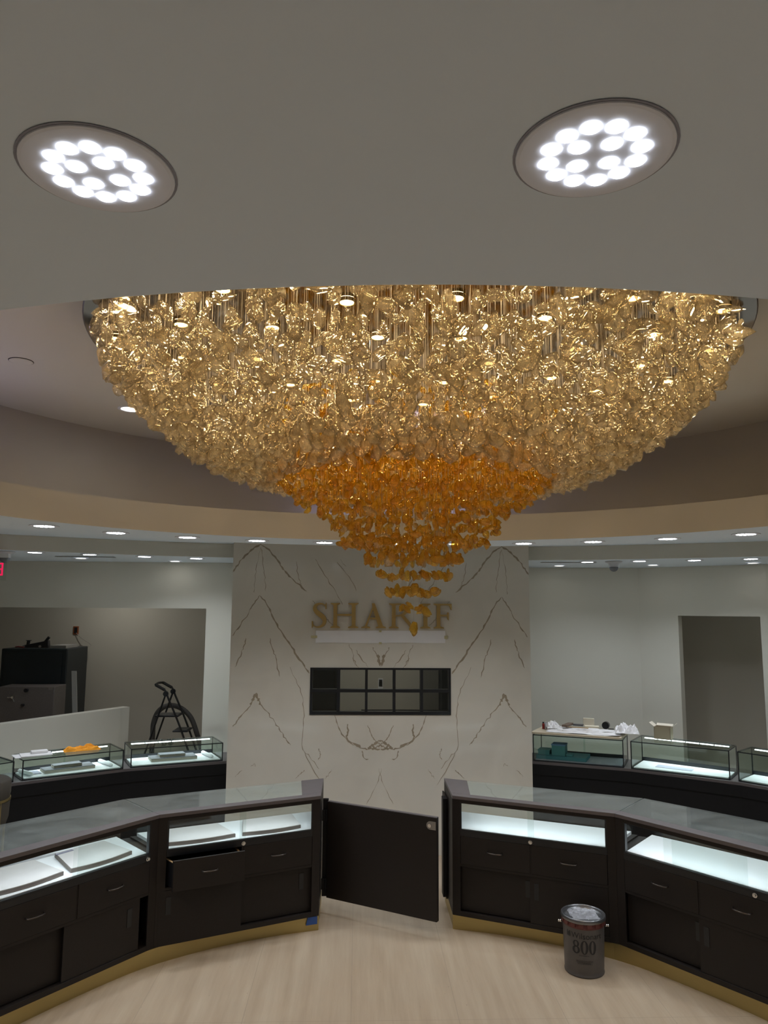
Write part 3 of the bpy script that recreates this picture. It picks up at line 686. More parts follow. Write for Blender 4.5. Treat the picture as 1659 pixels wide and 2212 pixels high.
# small emblem left of the word
b = MB(); em = []
for x0, x1, y0_, y1_ in ((-0.0, 0.008, 0, 0.034), (0.010, 0.018, 0.0, 0.026), (0.020, 0.028, 0, 0.034)):
    em.append(((x0, y0_), (x1, y0_), (x1, y1_), (x0, y1_)))
evs = []; efs = []
for q in em: efs.append(tuple(range(len(evs), len(evs)+4))); evs += [(x-w_*0.40-0.036, y, 0) for x, y in q]
wrap(evs, efs, cd_, 0.236, 0.1318, 'emblem', INK)
def ring2(cx, cy_, a, b_, ia, ib, n=28):
    o = [(cx+a*math.cos(2*PI*i/n), cy_+b_*math.sin(2*PI*i/n), 0) for i in range(n)]; q = [(cx+ia*math.cos(2*PI*i/n), cy_+ib*math.sin(2*PI*i/n), 0) for i in range(n)]
    return o+q, [(i, (i+1) % n, n+(i+1) % n, n+i) for i in range(n)]
evs = []; efs = []
for args in ((-0.050, 0.058, 0.020, 0.020, 0.009, 0.0145), (-0.050, 0.022, 0.025, 0.023, 0.011, 0.017), (0.003, 0.04, 0.0245, 0.041, 0.0095, 0.036), (0.055, 0.04, 0.0245, 0.041, 0.0095, 0.036)):
    v, f = ring2(*args); efs += [tuple(i+len(evs) for i in q) for q in f]; evs += v
wrap(evs, efs, cd_, 0.146, 0.1300, 'number_lettering', INK)
evs = []; efs = []
rt = random.Random(5)
for k, (xa, xb, yy) in enumerate(((-0.03, 0.03, 0.135), (-0.05, 0.052, 0.104), (-0.05, 0.052, 0.098), (-0.045, 0.04, 0.092), (-0.04, 0.045, 0.086))):
    x = xa
    while x < xb:
        l = rt.uniform(0.004, 0.012); efs.append(tuple(range(len(evs), len(evs)+4))); evs += [(x, yy, 0), (x+l, yy, 0), (x+l, yy+0.0022, 0), (x, yy+0.0022, 0)]; x += l+0.0025
wrap(evs, efs, cd_, 0.0, 0.1290, 'small_print', INK)
# clear plastic bag heaped on the lid
def crumple(cx, cy_, z0, ax, ay, h, n, seed, name, m, label=None, cat=None, group=None, rz=0.0, fl=1.0):
    b = MB(); vs = []; rn = random.Random(seed); off = Vector((seed*3.1, seed*1.7, 0))
    for i in range(n+1):
        for j in range(n+1):
            u, v = 2*i/n-1, 2*j/n-1; rr = max(abs(u), abs(v))
            k = noise.noise(Vector((u*2.2, v*2.2, 0))+off); k2 = noise.noise(Vector((u*6, v*6, 3))+off)
            z = z0+0.001+max(0.0, h*(0.55+0.9*k+0.35*k2)*(1-rr**4*fl))
            x = u*ax*(1+0.12*k2); y = v*ay*(1+0.12*k)
            vs.append((cx+x*math.cos(rz)-y*math.sin(rz), cy_+x*math.sin(rz)+y*math.cos(rz), z))
    fs = [(i*(n+1)+j, (i+1)*(n+1)+j, (i+1)*(n+1)+j+1, i*(n+1)+j+1) for i in range(n) for j in range(n)]
    b.add(vs, fs); o = b.build(name, m)
    if label: tag(o, label, cat, group)
    return o
def plastic():
    m = bpy.data.materials.new('clear_plastic_film'); m.use_nodes = True; N, L = nt(m); N.remove(N['Principled BSDF'])
    t = N.new('ShaderNodeBsdfTransparent'); g = N.new('ShaderNodeBsdfGlossy'); g.inputs['Roughness'].default_value = 0.18; dd = N.new('ShaderNodeBsdfDiffuse'); dd.inputs[0].default_value = (.75, .77, .85, 1)
    n = N.new('ShaderNodeTexNoise'); n.inputs['Scale'].default_value = 40; bp = N.new('ShaderNodeBump'); bp.inputs['Strength'].default_value = 0.9; bp.inputs['Distance'].default_value = 0.01
    L.new(n.outputs['Fac'], bp.inputs['Height']); L.new(bp.outputs[0], g.inputs['Normal'])
    a = N.new('ShaderNodeMixShader'); a.inputs[0].default_value = 0.45; c = N.new('ShaderNodeMixShader'); c.inputs[0].default_value = 0.6
    L.new(g.outputs[0], a.inputs[1]); L.new(dd.outputs[0], a.inputs[2]); L.new(t.outputs[0], c.inputs[1]); L.new(a.outputs[0], c.inputs[2]); L.new(c.outputs[0], N['Material Output'].inputs[0])
    return m
PLASTIC = plastic()
crumple(px+0.005, py+0.005, 0.331, 0.088, 0.075, 0.034, 26, 4, 'plastic_bag', PLASTIC, 'crumpled clear plastic bag lying on the lid of the metal pail', 'bag')

# ------------------------------------------------------------------ back counters
def lerp2(p, q, t): return (p[0]+(q[0]-p[0])*t, p[1]+(q[1]-p[1])*t)
arcF = [(1.465, 7.725), (2.42, 7.33), (3.20, 6.76), (3.85, 6.0)]
arcB = [(1.465, 8.22), (2.66, 7.74), (3.55, 7.06), (4.25, 6.24)]
for side in (-1, 1):
    f = [(side*x, y) for x, y in arcF]; k = [(side*x, y) for x, y in arcB]
    nm = 'left' if side < 0 else 'right'
    r = thing('back_counter', 'long black curved back counter on the %s under the glass cases' % nm, 'counter', (f[0][0], f[0][1], 0), 'black back counters')
    b = MB()
    for i in range(3):
        dd = 0.02
        q = [f[i], f[i+1], k[i+1], k[i]]
        b.prism([lerp2(q[0], q[3], .04), lerp2(q[1], q[2], .04), q[2], q[3]], 0.0, 0.755)
    b.build('base', DARKER, r)
    b = MB()
    for i in range(3): b.prism([f[i], f[i+1], k[i+1], k[i]], 0.755, 0.78)
    b.build('worktop', TOPM, r)
    b = MB()
    for i in range(3):
        a_, c_ = Vector(f[i]), Vector(f[i+1]); n_ = Vector((-(c_-a_).y, (c_-a_).x)).normalized()*(1 if side > 0 else 1)
        if n_.y > 0: n_ = -n_
        a2, c2 = a_+n_*0.002, c_+n_*0.002
        b.hexa([(a2.x, a2.y, .655), (c2.x, c2.y, .655), (c2.x, c2.y+.02, .655), (a2.x, a2.y+.02, .655), (a2.x, a2.y, .755), (c2.x, c2.y, .755), (c2.x, c2.y+.02, .755), (a2.x, a2.y+.02, .755)])
    b.build('fascia_band', DARKER, r)

def lerp2(p, q, t): return (p[0]+(q[0]-p[0])*t, p[1]+(q[1]-p[1])*t)
class Case:
    def __init__(s, label, FL, FR, BR, BL, h, lit=1.0, deckm=WHITE):
        s.q = [Vector(p) for p in (FL, FR, BR, BL)]; z0 = 0.781; s.z0 = z0; s.h = h; t = 0.008
        s.root = thing('glass_showcase', label, 'showcase', (FL[0], FL[1], z0), 'black edged glass cases on the back counters')
        def P(u, v, z):
            a = s.q[0].lerp(s.q[1], u); c = s.q[3].lerp(s.q[2], u); w_ = a.lerp(c, v); return (w_.x, w_.y, z)
        s.P = P
        W_ = (s.q[1]-s.q[0]).length; Dp = (s.q[3]-s.q[0]).length; eu = 0.009/W_; ev = 0.009/Dp
        def hx(b, u0, u1, v0, v1, za, zb): b.hexa([P(u0, v0, za), P(u1, v0, za), P(u1, v1, za), P(u0, v1, za), P(u0, v0, zb), P(u1, v0, zb), P(u1, v1, zb), P(u0, v1, zb)])
        s.hx = hx
        b = MB()
        for u in (0, 1-eu):
            for v in (0, 1-ev): hx(b, u, u+eu, v, v+ev, z0, h)
        for z in (z0, h-0.008):
            hx(b, 0, 1, 0, ev, z, z+0.008); hx(b, 0, 1, 1-ev, 1, z, z+0.008); hx(b, 0, eu, 0, 1, z, z+0.008); hx(b, 1-eu, 1, 0, 1, z, z+0.008)
        hx(b, eu, 1-eu, 1-ev*3, 1-ev, z0+0.008, z0+0.05)
        b.build('frame', BLACK, s.root)
        b = MB(); hx(b, 0.025, 0.975, 0.03, 0.92, z0+0.009, z0+0.018); b.build('deck', deckm, s.root)
        for nm, a in (('front_glass', (eu, 1-eu, ev*.3, ev*.8, z0+.009, h-.009)), ('top_glass', (0.002, .998, .004, .996, h+.0005, h+.006)), ('side_glass', (eu*.3, eu*.8, ev, 1-ev, z0+.009, h-.009)), ('side_glass', (1-eu*.8, 1-eu*.3, ev, 1-ev, z0+.009, h-.009)), ('rear_glass', (eu, .52, 1-ev*.8, 1-ev*.4, z0+.05, h-.009)), ('rear_glass', (.5, 1-eu, 1-ev*1.6, 1-ev*1.2, z0+.05, h-.009))):
            b = MB(); hx(b, *a); b.build(nm, GLASS, s.root)
        if lit:
            b = MB(); hx(b, .06, .94, .80, .85, h-.014, h-.006); st = b.build('led_strip', LED, s.root)
            for k in range(1, 6):
                u = .06+.88*k/6; b = MB(); hx(b, u-.004, u+.004, .79, .86, h-.015, h-.0045); b.build('clip', BLACK, st)
            ld = bpy.data.lights.new('case_light', 'AREA'); ld.shape = 'RECTANGLE'; ld.size = W_*.85; ld.size_y = .02; ld.energy = CASE_W*lit; ld.color = (0.84, 0.94, 1.0)
            lo = bpy.data.objects.new('case_light', ld); col.objects.link(lo); lo.parent = s.root
            c = Vector(P(.5, .80, h-.017))-Vector(s.root['_org']); dd = (s.q[1]-s.q[0]); lo.location = c; lo.rotation_euler = (0, 0, math.atan2(dd.y, dd.x))
mirr = lambda p: (-p[0], p[1])
C3 = ((-2.373, 7.372), (-1.562, 7.71), (-1.735, 8.075), (-2.55, 7.74))
C2 = ((-3.157, 6.845), (-2.425, 7.325), (-2.668, 7.675), (-3.357, 7.10))
C1 = ((-3.78, 6.13), (-3.208, 6.80), (-3.46, 7.03), (-4.08, 6.33))
L3 = Case('lit glass showcase on the left back counter, nearest the marble wall', *C3, 0.955)
L2 = Case('lit glass showcase on the left back counter with an orange cloth on top', *C2, 0.955)
L1 = Case('glass showcase on the left back counter cut off by the left edge', *C1, 0.955)
GREYD = mat('lilac_grey_deck', (0.34, 0.35, 0.42), 0.5)
RA = Case('unlit glass showcase on the right back counter, covered with papers', *[mirr(C3[i]) for i in (1, 0, 3, 2)], 1.04, lit=0, deckm=GREYD)
RB = Case('lit empty glass showcase on the right back counter under the open carton', *[mirr(C2[i]) for i in (1, 0, 3, 2)], 1.04, lit=1.4)
RC = Case('glass showcase on the right back counter cut off by the right edge', *[mirr(C1[i]) for i in (1, 0, 3, 2)], 1.04, lit=1.2)

def slab(C, u0, u1, v0, v1, z0, z1, name, label, cat, m1, m2, group):
    r = thing(name, label, cat, C.P((u0+u1)/2, (v0+v1)/2, z0), group)
    b = MB(); C.hx(b, u0, u1, v0, v1, z0, z1-0.004); b.build('side', m2, r)
    b = MB(); C.hx(b, u0, u1, v0, v1, z1-0.004, z1); b.build('top', m1, r)
    return r
z = 0.80
for C, nm in ((L3, 'nearest the marble wall'), (L2, 'under the orange cloth')):
    slab(C, .24, .74, .25, .72, z, z+.028, 'display_riser', 'wide slate grey riser in the left case %s, the lower one' % nm, 'riser', RISER, RISERE, 'grey risers in the left cases')
    slab(C, .34, .62, .38, .66, z+.0285, z+.052, 'display_riser', 'small slate grey riser in the left case %s, the upper one' % nm, 'riser', RISER, RISERE, 'grey risers in the left cases')
    c = Vector(C.P(.85, .45, z)); e = Vector(C.P(.88, .12, z)); e2 = Vector(C.P(.80, .8, z))
    b = MB(); b.tube([Vector(C.P(.90, .14, z+.018)), Vector(C.P(.895, .2, z+.019)), Vector(C.P(.86, .78, z+.019)), Vector(C.P(.858, .84, z+.018))], [.010, .018, .018, .010], 14)
    tag(b.build('bracelet_roll', WHITE, smooth=True), 'white bracelet roll in the left case %s, at its right end' % nm, 'display roll', 'white rolls in the left cases')
b = MB(); b.tube([Vector(L2.P(.11, .12, z+.018)), Vector(L2.P(.10, .2, z+.019)), Vector(L2.P(.05, .78, z+.019)), Vector(L2.P(.047, .84, z+.018))], [.010, .018, .018, .010], 14)
tag(b.build('bracelet_roll', WHITE, smooth=True), 'white bracelet roll in the case under the orange cloth, at its left end', 'display roll', 'white rolls in the left cases')
b = MB(); L2.hx(b, .10, .22, .35, .8, z, z+.004); tag(b.build('grey_mat', mat('lilac_grey_mat', (.33, .34, .42), .6)), 'flat grey mat on the deck beside the left roll under the orange cloth', 'mat')
# orange cloth and white papers on top of the second case
OR = mat('orange_cloth', (0.90, 0.36, 0.02), 0.8, var=0.15, scale=20, bump=.3)
c = L2.P(.62, .45, .962)
crumple(c[0], c[1], .962, .16, .06, .05, 26, 11, 'cleaning_cloth', OR, 'crumpled orange cloth lying on a left glass case', 'cloth', rz=.5)
for k, (u, v, a, hgt, lb) in enumerate(((.10, .45, .62, .0, 'bottom sheet of the small pile'), (.16, .40, .50, .007, 'middle sheet of the small pile'))):
    c = L2.P(u, v, .9625+hgt); b = MB(); b.box(-.13, .13, -.09, .09, 0, .006, rz=a, c=c)
    tag(b.build('paper_stack', WHITEP, bevel=.002), 'white papers on the orange cloth case, '+lb, 'paper', 'white papers on the left case')
c = L2.P(.2, .5, .9765); b = MB(); b.box(-.07, .07, -.035, .035, 0, .022, rz=.55, c=c)
tag(b.build('wipe_box', WHITEP, bevel=.006), 'small white packet lying on the papers on a left glass case', 'packet')

# things in and on the right cases
TEAL = mat('teal_gift_board', (0.07, 0.22, 0.24), 0.6, var=.08)
TEALT = mat('blue_gift_board_lid', (0.12, 0.22, 0.40), 0.6, var=.08)
b = MB(); RA.hx(b, .03, .59, .08, .75, z, z+.035)
o = thing('teal_tray', 'flat teal board under the gift boxes in the unlit right case', 'tray', RA.P(.3, .4, z)); b.build('board', mat('teal_tray_board', (.06, .19, .23), .6), o)
def gbox(u0, u1, v0, v1, h, label, rt_=False):
    r = thing('gift_box', label, 'gift box', RA.P((u0+u1)/2, (v0+v1)/2, z+.036), 'teal gift boxes in the right case')
    b = MB(); RA.hx(b, u0, u1, v0, v1, z+.036, z+.036+h-.012); b.build('box', TEAL, r)
    b = MB(); RA.hx(b, u0-.004, u1+.004, v0-.01, v1+.01, z+.036+h-.012, z+.036+h); b.build('lid', TEALT if h > .07 else TEAL, r)
gbox(.20, .35, .16, .5, .11, 'tallest teal gift box with a blue lid in the unlit right case')
gbox(.04, .17, .2, .55, .045, 'low teal gift box left of the tall one in the unlit right case')
gbox(.365, .43, .16, .36, .02, 'smallest teal gift box right of the tall one in the unlit right case')
# board and clutter on top of the right case A
zt = 1.0475
b = MB(); q = [RA.P(-.02, -.02, 0)[:2], RA.P(.98, -.06, 0)[:2], RA.P(1.02, .9, 0)[:2], RA.P(.02, 1.0, 0)[:2]]
b.prism(q, zt, zt+.018); tag(b.build('board', BEIGE, bevel=.002), 'beige board lying over the unlit right showcase under the papers', 'board')
zt += .0185
c = RA.P(.55, .45, 0); crumple(c[0], c[1], zt, .36, .17, .040, 34, 21, 'drop_sheet', WHITEP, 'large crumpled white sheet spread over the board on the right case', 'sheet', rz=-.41, fl=.6)
c = RA.P(1.04, .5, 0); crumple(c[0]-.02, c[1], zt+.030, .11, .15, .085, 22, 31, 'paper_bundle', WHITEP, 'bunched white paper sticking up at the right end of the covered case', 'paper', rz=-.3, fl=1.0)
c = RA.P(.19, .5, 0); crumple(c[0], c[1], zt+.030, .07, .11, .06, 16, 41, 'paper_bundle', WHITEP, 'bunched white paper next to the red marker on the covered case', 'paper', rz=-.1)
def small_box(u, v, zz, dx, dy, dz, rz, m, name, label, cat, group=None):
    c = RA.P(u, v, zz); b = MB(); b.box(-dx, dx, -dy, dy, 0, dz, rz=rz, c=c); return tag(b.build(name, m, bevel=.002), label, cat, group)
small_box(.36, .5, zt+.050, .028, .10, .02, -.6, mat('brown_board', (.16, .11, .08), .7), 'carton_flap', 'narrow brown box leaning on the sheets of the covered case', 'box')
small_box(.47, .66, zt+.050, .05, .03, .012, -.45, mat('dark_grey_plastic', (.06, .06, .065), .5), 'notebook', 'small dark grey pad at the back of the covered case', 'pad')
small_box(.58, .8, zt+.045, .055, .014, .075, -.45, mat('cream_card', (.72, .66, .52), .7), 'card_box', 'upright cream card box at the back of the covered case', 'box')
small_box(.64, .42, zt+.050, .07, .035, .018, -.3, mat('cream_card', (.72, .66, .52), .7), 'card_tray', 'flat cream card tray in the middle of the covered case', 'tray')
small_box(.50, .26, zt+.050, .10, .012, .006, -.5, TAN, 'wooden_ruler', 'thin tan wooden stick lying on the white sheet', 'stick')
c = RA.P(.80, .35, zt+.050)
rl = thing('tape_roll', 'round black tape roll on the white sheet of the covered case', 'tape roll', c)
b = MB(); b.tube([(c[0]-.012, c[1]-.02, c[2]+.036), (c[0]+.012, c[1]+.02, c[2]+.036)], .036, 20); b.build('roll', BLACK, rl, smooth=False)
b = MB(); b.box(.02, .075, -.012, .012, 0, .006, rz=-.3, c=c); b.build('tape_end', BLACK, rl)
for u, m, nm, lb in ((.075, mat('red_plastic', (.28, .02, .015), .4), 'marker_pen', 'short dark red marker standing on the covered case'), (.105, mat('grey_white_plastic', (.55, .55, .6), .4), 'small_bottle', 'small white bottle standing next to the red marker')):
    c = RA.P(u, .55, zt); r = thing(nm, lb, 'bottle' if nm == 'small_bottle' else 'marker', c)
    b = MB(); b.lathe([(0, 0), (.013, 0), (.013, .052), (.009, .058)], c, 14); b.build('body', m, r, smooth=False)
    b = MB(); b.lathe([(.010, .058), (.010, .072), (0, .073)], c, 14); b.build('cap', BLACK if nm == 'marker_pen' else m, r)
# open carton on case B
c = RB.P(.28, .72, 1.047); rz = -.62
ct = thing('open_carton', 'open cardboard carton with raised flaps on the right glass case', 'carton', c)
CB = mat('cardboard', (.40, .34, .24), .75, var=.06); CBI = mat('pale_cardboard_inside', (.72, .66, .55), .75)
cw, cdp, ch = .078, .055, .115
def cbx(*a): return a
b = MB()
for bx in ((-cw, cw, -cdp, -cdp+.004), (-cw, cw, cdp-.004, cdp), (-cw, -cw+.004, -cdp, cdp), (cw-.004, cw, -cdp, cdp)): b.box(*bx, 0, ch, rz=rz, c=c)
b.box(-cw, cw, -cdp, cdp, 0, .003, rz=rz, c=c); b.build('box', CB, ct)
def flap(pts):
    ca, sa = math.cos(rz), math.sin(rz); w3 = [(c[0]+x*ca-y*sa, c[1]+x*sa+y*ca, c[2]+zz) for x, y, zz in pts]
    n_ = (Vector(w3[1])-Vector(w3[0])).cross(Vector(w3[2])-Vector(w3[0])).normalized()*.003
    b = MB(); b.hexa([tuple(Vector(p)) for p in w3]+[tuple(Vector(p)+n_) for p in w3]); b.build('flap', CBI, ct)
flap([(-cw, -cdp, ch), (-cw, cdp, ch), (-cw-.045, cdp, ch+.035), (-cw-.045, -cdp, ch+.035)])
flap([(cw, cdp, ch), (cw, -cdp, ch), (cw+.045, -cdp, ch+.035), (cw+.045, cdp, ch+.035)])
flap([(-cw, cdp, ch), (cw, cdp, ch), (cw, cdp+.03, ch+.018), (-cw, cdp+.03, ch+.018)])
b = MB(); RB.hx(b, .22, .60, .30, .62, z, z+.0015)
tag(b.build('deck_stain', mat('pale_lilac_stain', (.42, .43, .52), .8, var=.2, scale=12)), 'flat lilac grey stain on the deck of the lit right showcase', 'cloth')  # thin sheet drawn as the grey stain on the white deck

# ------------------------------------------------------------------ left back room: safes, ladder, hose, pony wall
sf = thing('tall_safe', 'tall black steel safe standing in the left back room', 'safe', (-4.2, 9.6, 0))
SAFEM = mat('blue_black_enamel', (.008, .014, .018), .4, var=.15)
b = MB(); b.box(-4.60, -3.80, 9.4, 10.1, 0, 1.78); b.build('body', SAFEM, sf, bevel=.012)
b = MB(); b.box(-4.56, -3.86, 9.385, 9.40, .06, 1.73); dr = b.build('door', SAFEM, sf, bevel=.004)
b = MB(); b.tube([(-3.98, 9.36, 1.22), (-3.86, 9.36, 1.22)], .008, 8); b.build('handle', STEEL, dr)
ss = thing('small_safe', 'low grey steel safe with a three spoke handle in front of the black safe', 'safe', (-4.1, 9.1, 0))
GS = mat('grey_hammered_enamel', (.17, .15, .14), .45, metal=.3, var=.2, scale=60)
b = MB(); b.box(-4.42, -3.77, 9.0, 9.35, 0, 1.36); b.build('body', GS, ss, bevel=.006)
b = MB()
for k in range(3):
    a = PI+k*2*PI/3; b.tube([(-4.235, 8.965, 1.245), (-4.235+.055*math.cos(a), 8.96, 1.245+.055*math.sin(a))], .006, 8)
b.tube([(-4.235, 9.0, 1.245), (-4.235, 8.955, 1.245)], .014, 12); b.build('spoke_handle', CHROME, ss)
for x, zz, r_ in ((-4.09, 1.325, .022), (-4.12, 1.155, .016)):
    b = MB(); b.tube([(x, 9.0, zz), (x, 8.965, zz)], r_, 16); b.build('dial', BLACK, ss)
b = MB(); b.box(-3.84, -3.79, 8.995, 9.0, 1.325, 1.35); b.build('name_plate', STEEL, ss)
# jack and strap, box on the safe
jk = thing('floor_jack', 'black mechanical hand jack lying on top of the tall safe', 'tool', (-4.25, 9.6, 1.782))
b = MB(); b.hexa([(-4.42, 9.55, 1.785), (-4.10, 9.55, 1.785), (-4.10, 9.63, 1.785), (-4.42, 9.63, 1.785), (-4.40, 9.555, 1.815), (-4.11, 9.555, 1.875), (-4.11, 9.625, 1.875), (-4.40, 9.625, 1.815)])
b.build('body', BLACK, jk, bevel=.006)
b = MB(); b.tube([(-4.37, 9.59, 1.80), (-4.36, 9.59, 1.87)], .02, 10); b.tube([(-4.36, 9.59, 1.868), (-4.36, 9.59, 1.875)], .035, 10); b.build('saddle', BLACK, jk)
b = MB(); b.tube([(-4.16, 9.59, 1.85), (-4.11, 9.59, 1.915)], .018, 10); b.build('lever_socket', BLACK, jk)
for x, zz in ((-4.40, 1.80), (-4.20, 1.80)):
    b = MB(); b.tube([(x, 9.54, zz), (x, 9.64, zz)], .016, 12); b.build('wheel', STEEL, jk)
b = MB(); b.tube([(-4.50, 9.55, 1.792), (-4.46, 9.53, 1.797), (-4.41, 9.53, 1.792), (-4.38, 9.5, 1.79)], .008, 8)
tag(b.build('strap', mat('red_strap', (.22, .03, .03), .7)), 'short red strap beside the black jack on the tall safe', 'strap')
b = MB(); b.box(-4.06, -3.86, 9.5, 9.9, 1.781, 1.815); tag(b.build('flat_box', mat('grey_card', (.28, .27, .25), .8)), 'flat grey box at the right end on top of the tall safe', 'box')
b = MB(); b.hexa([(-3.665, 9.30, .3), (-3.60, 9.30, .3), (-3.60, 9.32, .3), (-3.665, 9.32, .3), (-3.70, 9.36, 1.53), (-3.645, 9.36, 1.53), (-3.645, 9.38, 1.53), (-3.70, 9.38, 1.53)])
b = MB(); b.hexa([(-3.54, 9.20, 0.0), (-3.48, 9.20, 0.0), (-3.48, 9.22, 0.0), (-3.54, 9.22, 0.0), (-3.70, 9.30, 1.52), (-3.645, 9.30, 1.52), (-3.645, 9.32, 1.52), (-3.70, 9.32, 1.52)])
tag(b.build('trim_board', mat('pale_grey_trim', (.36, .36, .34), .6)), 'long pale grey trim board leaning by the side of the tall safe', 'board')
b = MB(); b.box(-4.115, -4.045, 10.385, 10.4, 1.92, 2.03)
oo = tag(b.build('outlet_box', mat('orange_plastic', (.30, .09, .03), .5)), 'small orange electrical box in the wall above the tall safe', 'outlet')
s = MB(); s.box(-4.10, -4.06, 10.380, 10.385, 1.935, 2.015); s.build('socket', BLACK, oo)
b = MB(); b.tube(catmull([(-4.07, 10.375, 1.94), (-3.98, 10.34, 1.87), (-3.85, 10.30, 1.80), (-3.83, 10.25, 1.77), (-3.92, 10.15, 1.785)], 6), .004, 6)
tag(b.build('cable', mat('grey_cable', (.42, .38, .34), .6)), 'thin grey cable hanging from the orange box to the safe', 'cable')
# pony wall in front of the safes
b = MB(); b.hexa([(-5.2, 5.85, 0), (-2.973, 9.28, 0), (-3.09, 9.36, 0), (-5.32, 5.93, 0), (-5.2, 5.85, 1.1), (-2.973, 9.28, 1.1), (-3.09, 9.36, 1.1), (-5.32, 5.93, 1.1)])
b.v = []; b.f = []; b.m = []
dx, dy = -3.865+2.973, 7.903-9.279; e0 = (-2.973+dx*1.9, 9.279+dy*1.9)
b.hexa([(e0[0], e0[1], 0), (-2.973, 9.279, 0), (-3.07, 9.34, 0), (e0[0]-.1, e0[1]+.06, 0), (e0[0], e0[1], 1.1), (-2.973, 9.279, 1.1), (-3.07, 9.34, 1.1), (e0[0]-.1, e0[1]+.06, 1.1)])
struct(b.build('wall_pony', PLASTER))
# folding step ladder
ld_ = thing('step_ladder', 'black folding step ladder standing in the left back room', 'ladder', (-2.5, 9.3, 0))
BL = mat('black_tube', (.012, .012, .013), .35)
for y, ox in ((9.15, 0.0), (9.42, 0.02)):
    P = [(-2.62+ox-.02, y, 1.375), (-2.53+ox, y, 1.315), (-2.48+ox, y, 1.21), (-2.39+ox, y, 1.02), (-2.28+ox, y, .76), (-1.99+ox, y, 0.02)]
    b = MB(); b.tube(catmull(P, 4), .012, 8); fr = b.build('front_rail', BL, ld_, smooth=True)
    b = MB(); b.tube([(-2.62+ox-.02, y, 1.375), (-2.53+ox, y, 1.315)], .018, 8); b.build('grip', mat('black_foam', (.02, .02, .02), .8), fr)
    b = MB(); b.tube([(-2.515+ox, y, 1.265), (-2.68+ox, y, .74), (-2.91+ox, y, 0.02)], .011, 8); b.build('rear_leg', BL, ld_)
    b = MB(); b.tube([(-2.515+ox, y-.012, 1.27), (-2.515+ox, y+.012, 1.27)], .032, 10); b.build('hinge', BLACK, ld_)
b = MB(); b.tube([(-2.64, 9.15, 1.378), (-2.645, 9.28, 1.385), (-2.62, 9.42, 1.378)], .014, 8); b.build('top_bar', BL, ld_)
for x0, x1, zz in ((-2.64, -2.36, 1.015), (-2.42, -2.24, .84), (-2.30, -2.12, .56), (-2.2, -2.02, .28)):
    b = MB(); b.box(x0, x1, 9.16, 9.42, zz-.018, zz); st = b.build('step', BLACK, ld_, bevel=.004)
    b = MB(); b.box(x0+.02, x1-.02, 9.18, 9.40, zz, zz+.004); b.build('tread', mat('grey_tread', (.10, .095, .085), .8), st)
P = [(-2.78, 9.62, 0.02), (-2.77, 9.6, .45), (-2.754, 9.55, .72), (-2.75, 9.55, .87), (-2.71, 9.55, .99), (-2.64, 9.55, 1.06), (-2.55, 9.55, 1.085), (-2.45, 9.55, 1.065), (-2.36, 9.55, 1.01), (-2.28, 9.55, .915), (-2.21, 9.55, .74), (-2.13, 9.6, .45), (-2.06, 9.62, 0.03)]
b = MB(); b.tube(catmull(P, 6), .031, 14); tag(b.build('corrugated_hose', mat('dark_grey_hose', (.06, .056, .053), .6, var=.2, scale=40), smooth=True), 'thick dark grey hose standing in an arch behind the step ladder', 'hose')

# ------------------------------------------------------------------ office behind the marble window
tp = thing('thermostat', 'white wall controller with a black screen seen through the marble window', 'thermostat', (.098, 10.39, 1.22))
b = MB(); b.box(.06, .125, 10.38, 10.399, 1.19, 1.345); b.build('plate', WHITEP, tp)
b = MB(); b.box(.07, .115, 10.376, 10.38, 1.24, 1.33); b.build('screen', BLACK, tp)
cb = thing('dark_cabinet', 'black steel cabinet behind the left panes of the marble window', 'cabinet', (-.7, 9.4, 0))
b = MB(); b.box(-.98, -.455, 9.2, 9.8, 0, 1.60); b.build('body', SAFEM, cb, bevel=.006)
b = MB(); b.box(-.92, -.50, 9.185, 9.2, 1.335, 1.55); b.build('upper_door', mat('black_gloss', (.01, .014, .016), .25), cb)
b = MB(); b.box(-.92, -.50, 9.185, 9.2, 1.02, 1.30); b.build('lower_door', mat('dark_slate_panel', (.03, .034, .036), .4, var=.4, scale=5), cb)
for i in range(3):
    b = MB(); b.box(-.90+.13*i, -.80+.13*i, 9.1, 9.184, 1.13, 1.22); tag(b.build('storage_box', mat('dim_grey_box', (.07, .072, .075), .6), bevel=.004), 'dim grey box by the black cabinet behind the window, %s' % ('leftmost', 'middle one', 'rightmost')[i], 'box', 'grey boxes behind the window')
for i in range(3): bpy.data.objects.remove(bpy.data.objects['storage_box' if i == 0 else 'storage_box.%03d' % i])
b = MB(); b.box(.60, .845, 9.95, 10.05, 0, 1.62); tag(b.build('grey_curtain', mat('grey_ribbed_panel', (.17, .165, .145), .7, var=.25, scale=4, stretch=(30, 1, .2))), 'grey ribbed panel behind the right pane of the marble window', 'panel')
b = MB(); b.box(.85, 1.25, 9.6, 10.0, 0, 1.62); tag(b.build('black_cabinet', SAFEM, bevel=.004), 'black cabinet behind the right end of the marble window', 'cabinet')
b = MB(); b.box(-.18, .75, 8.2, 8.23, 1.195, 1.215); b.box(-.18, -.16, 8.2, 8.23, 0, 1.195); b.box(.73, .75, 8.2, 8.23, 0, 1.195)
tag(b.build('low_rail', BLACK), 'thin black rail just behind the lower panes of the marble window', 'rail')

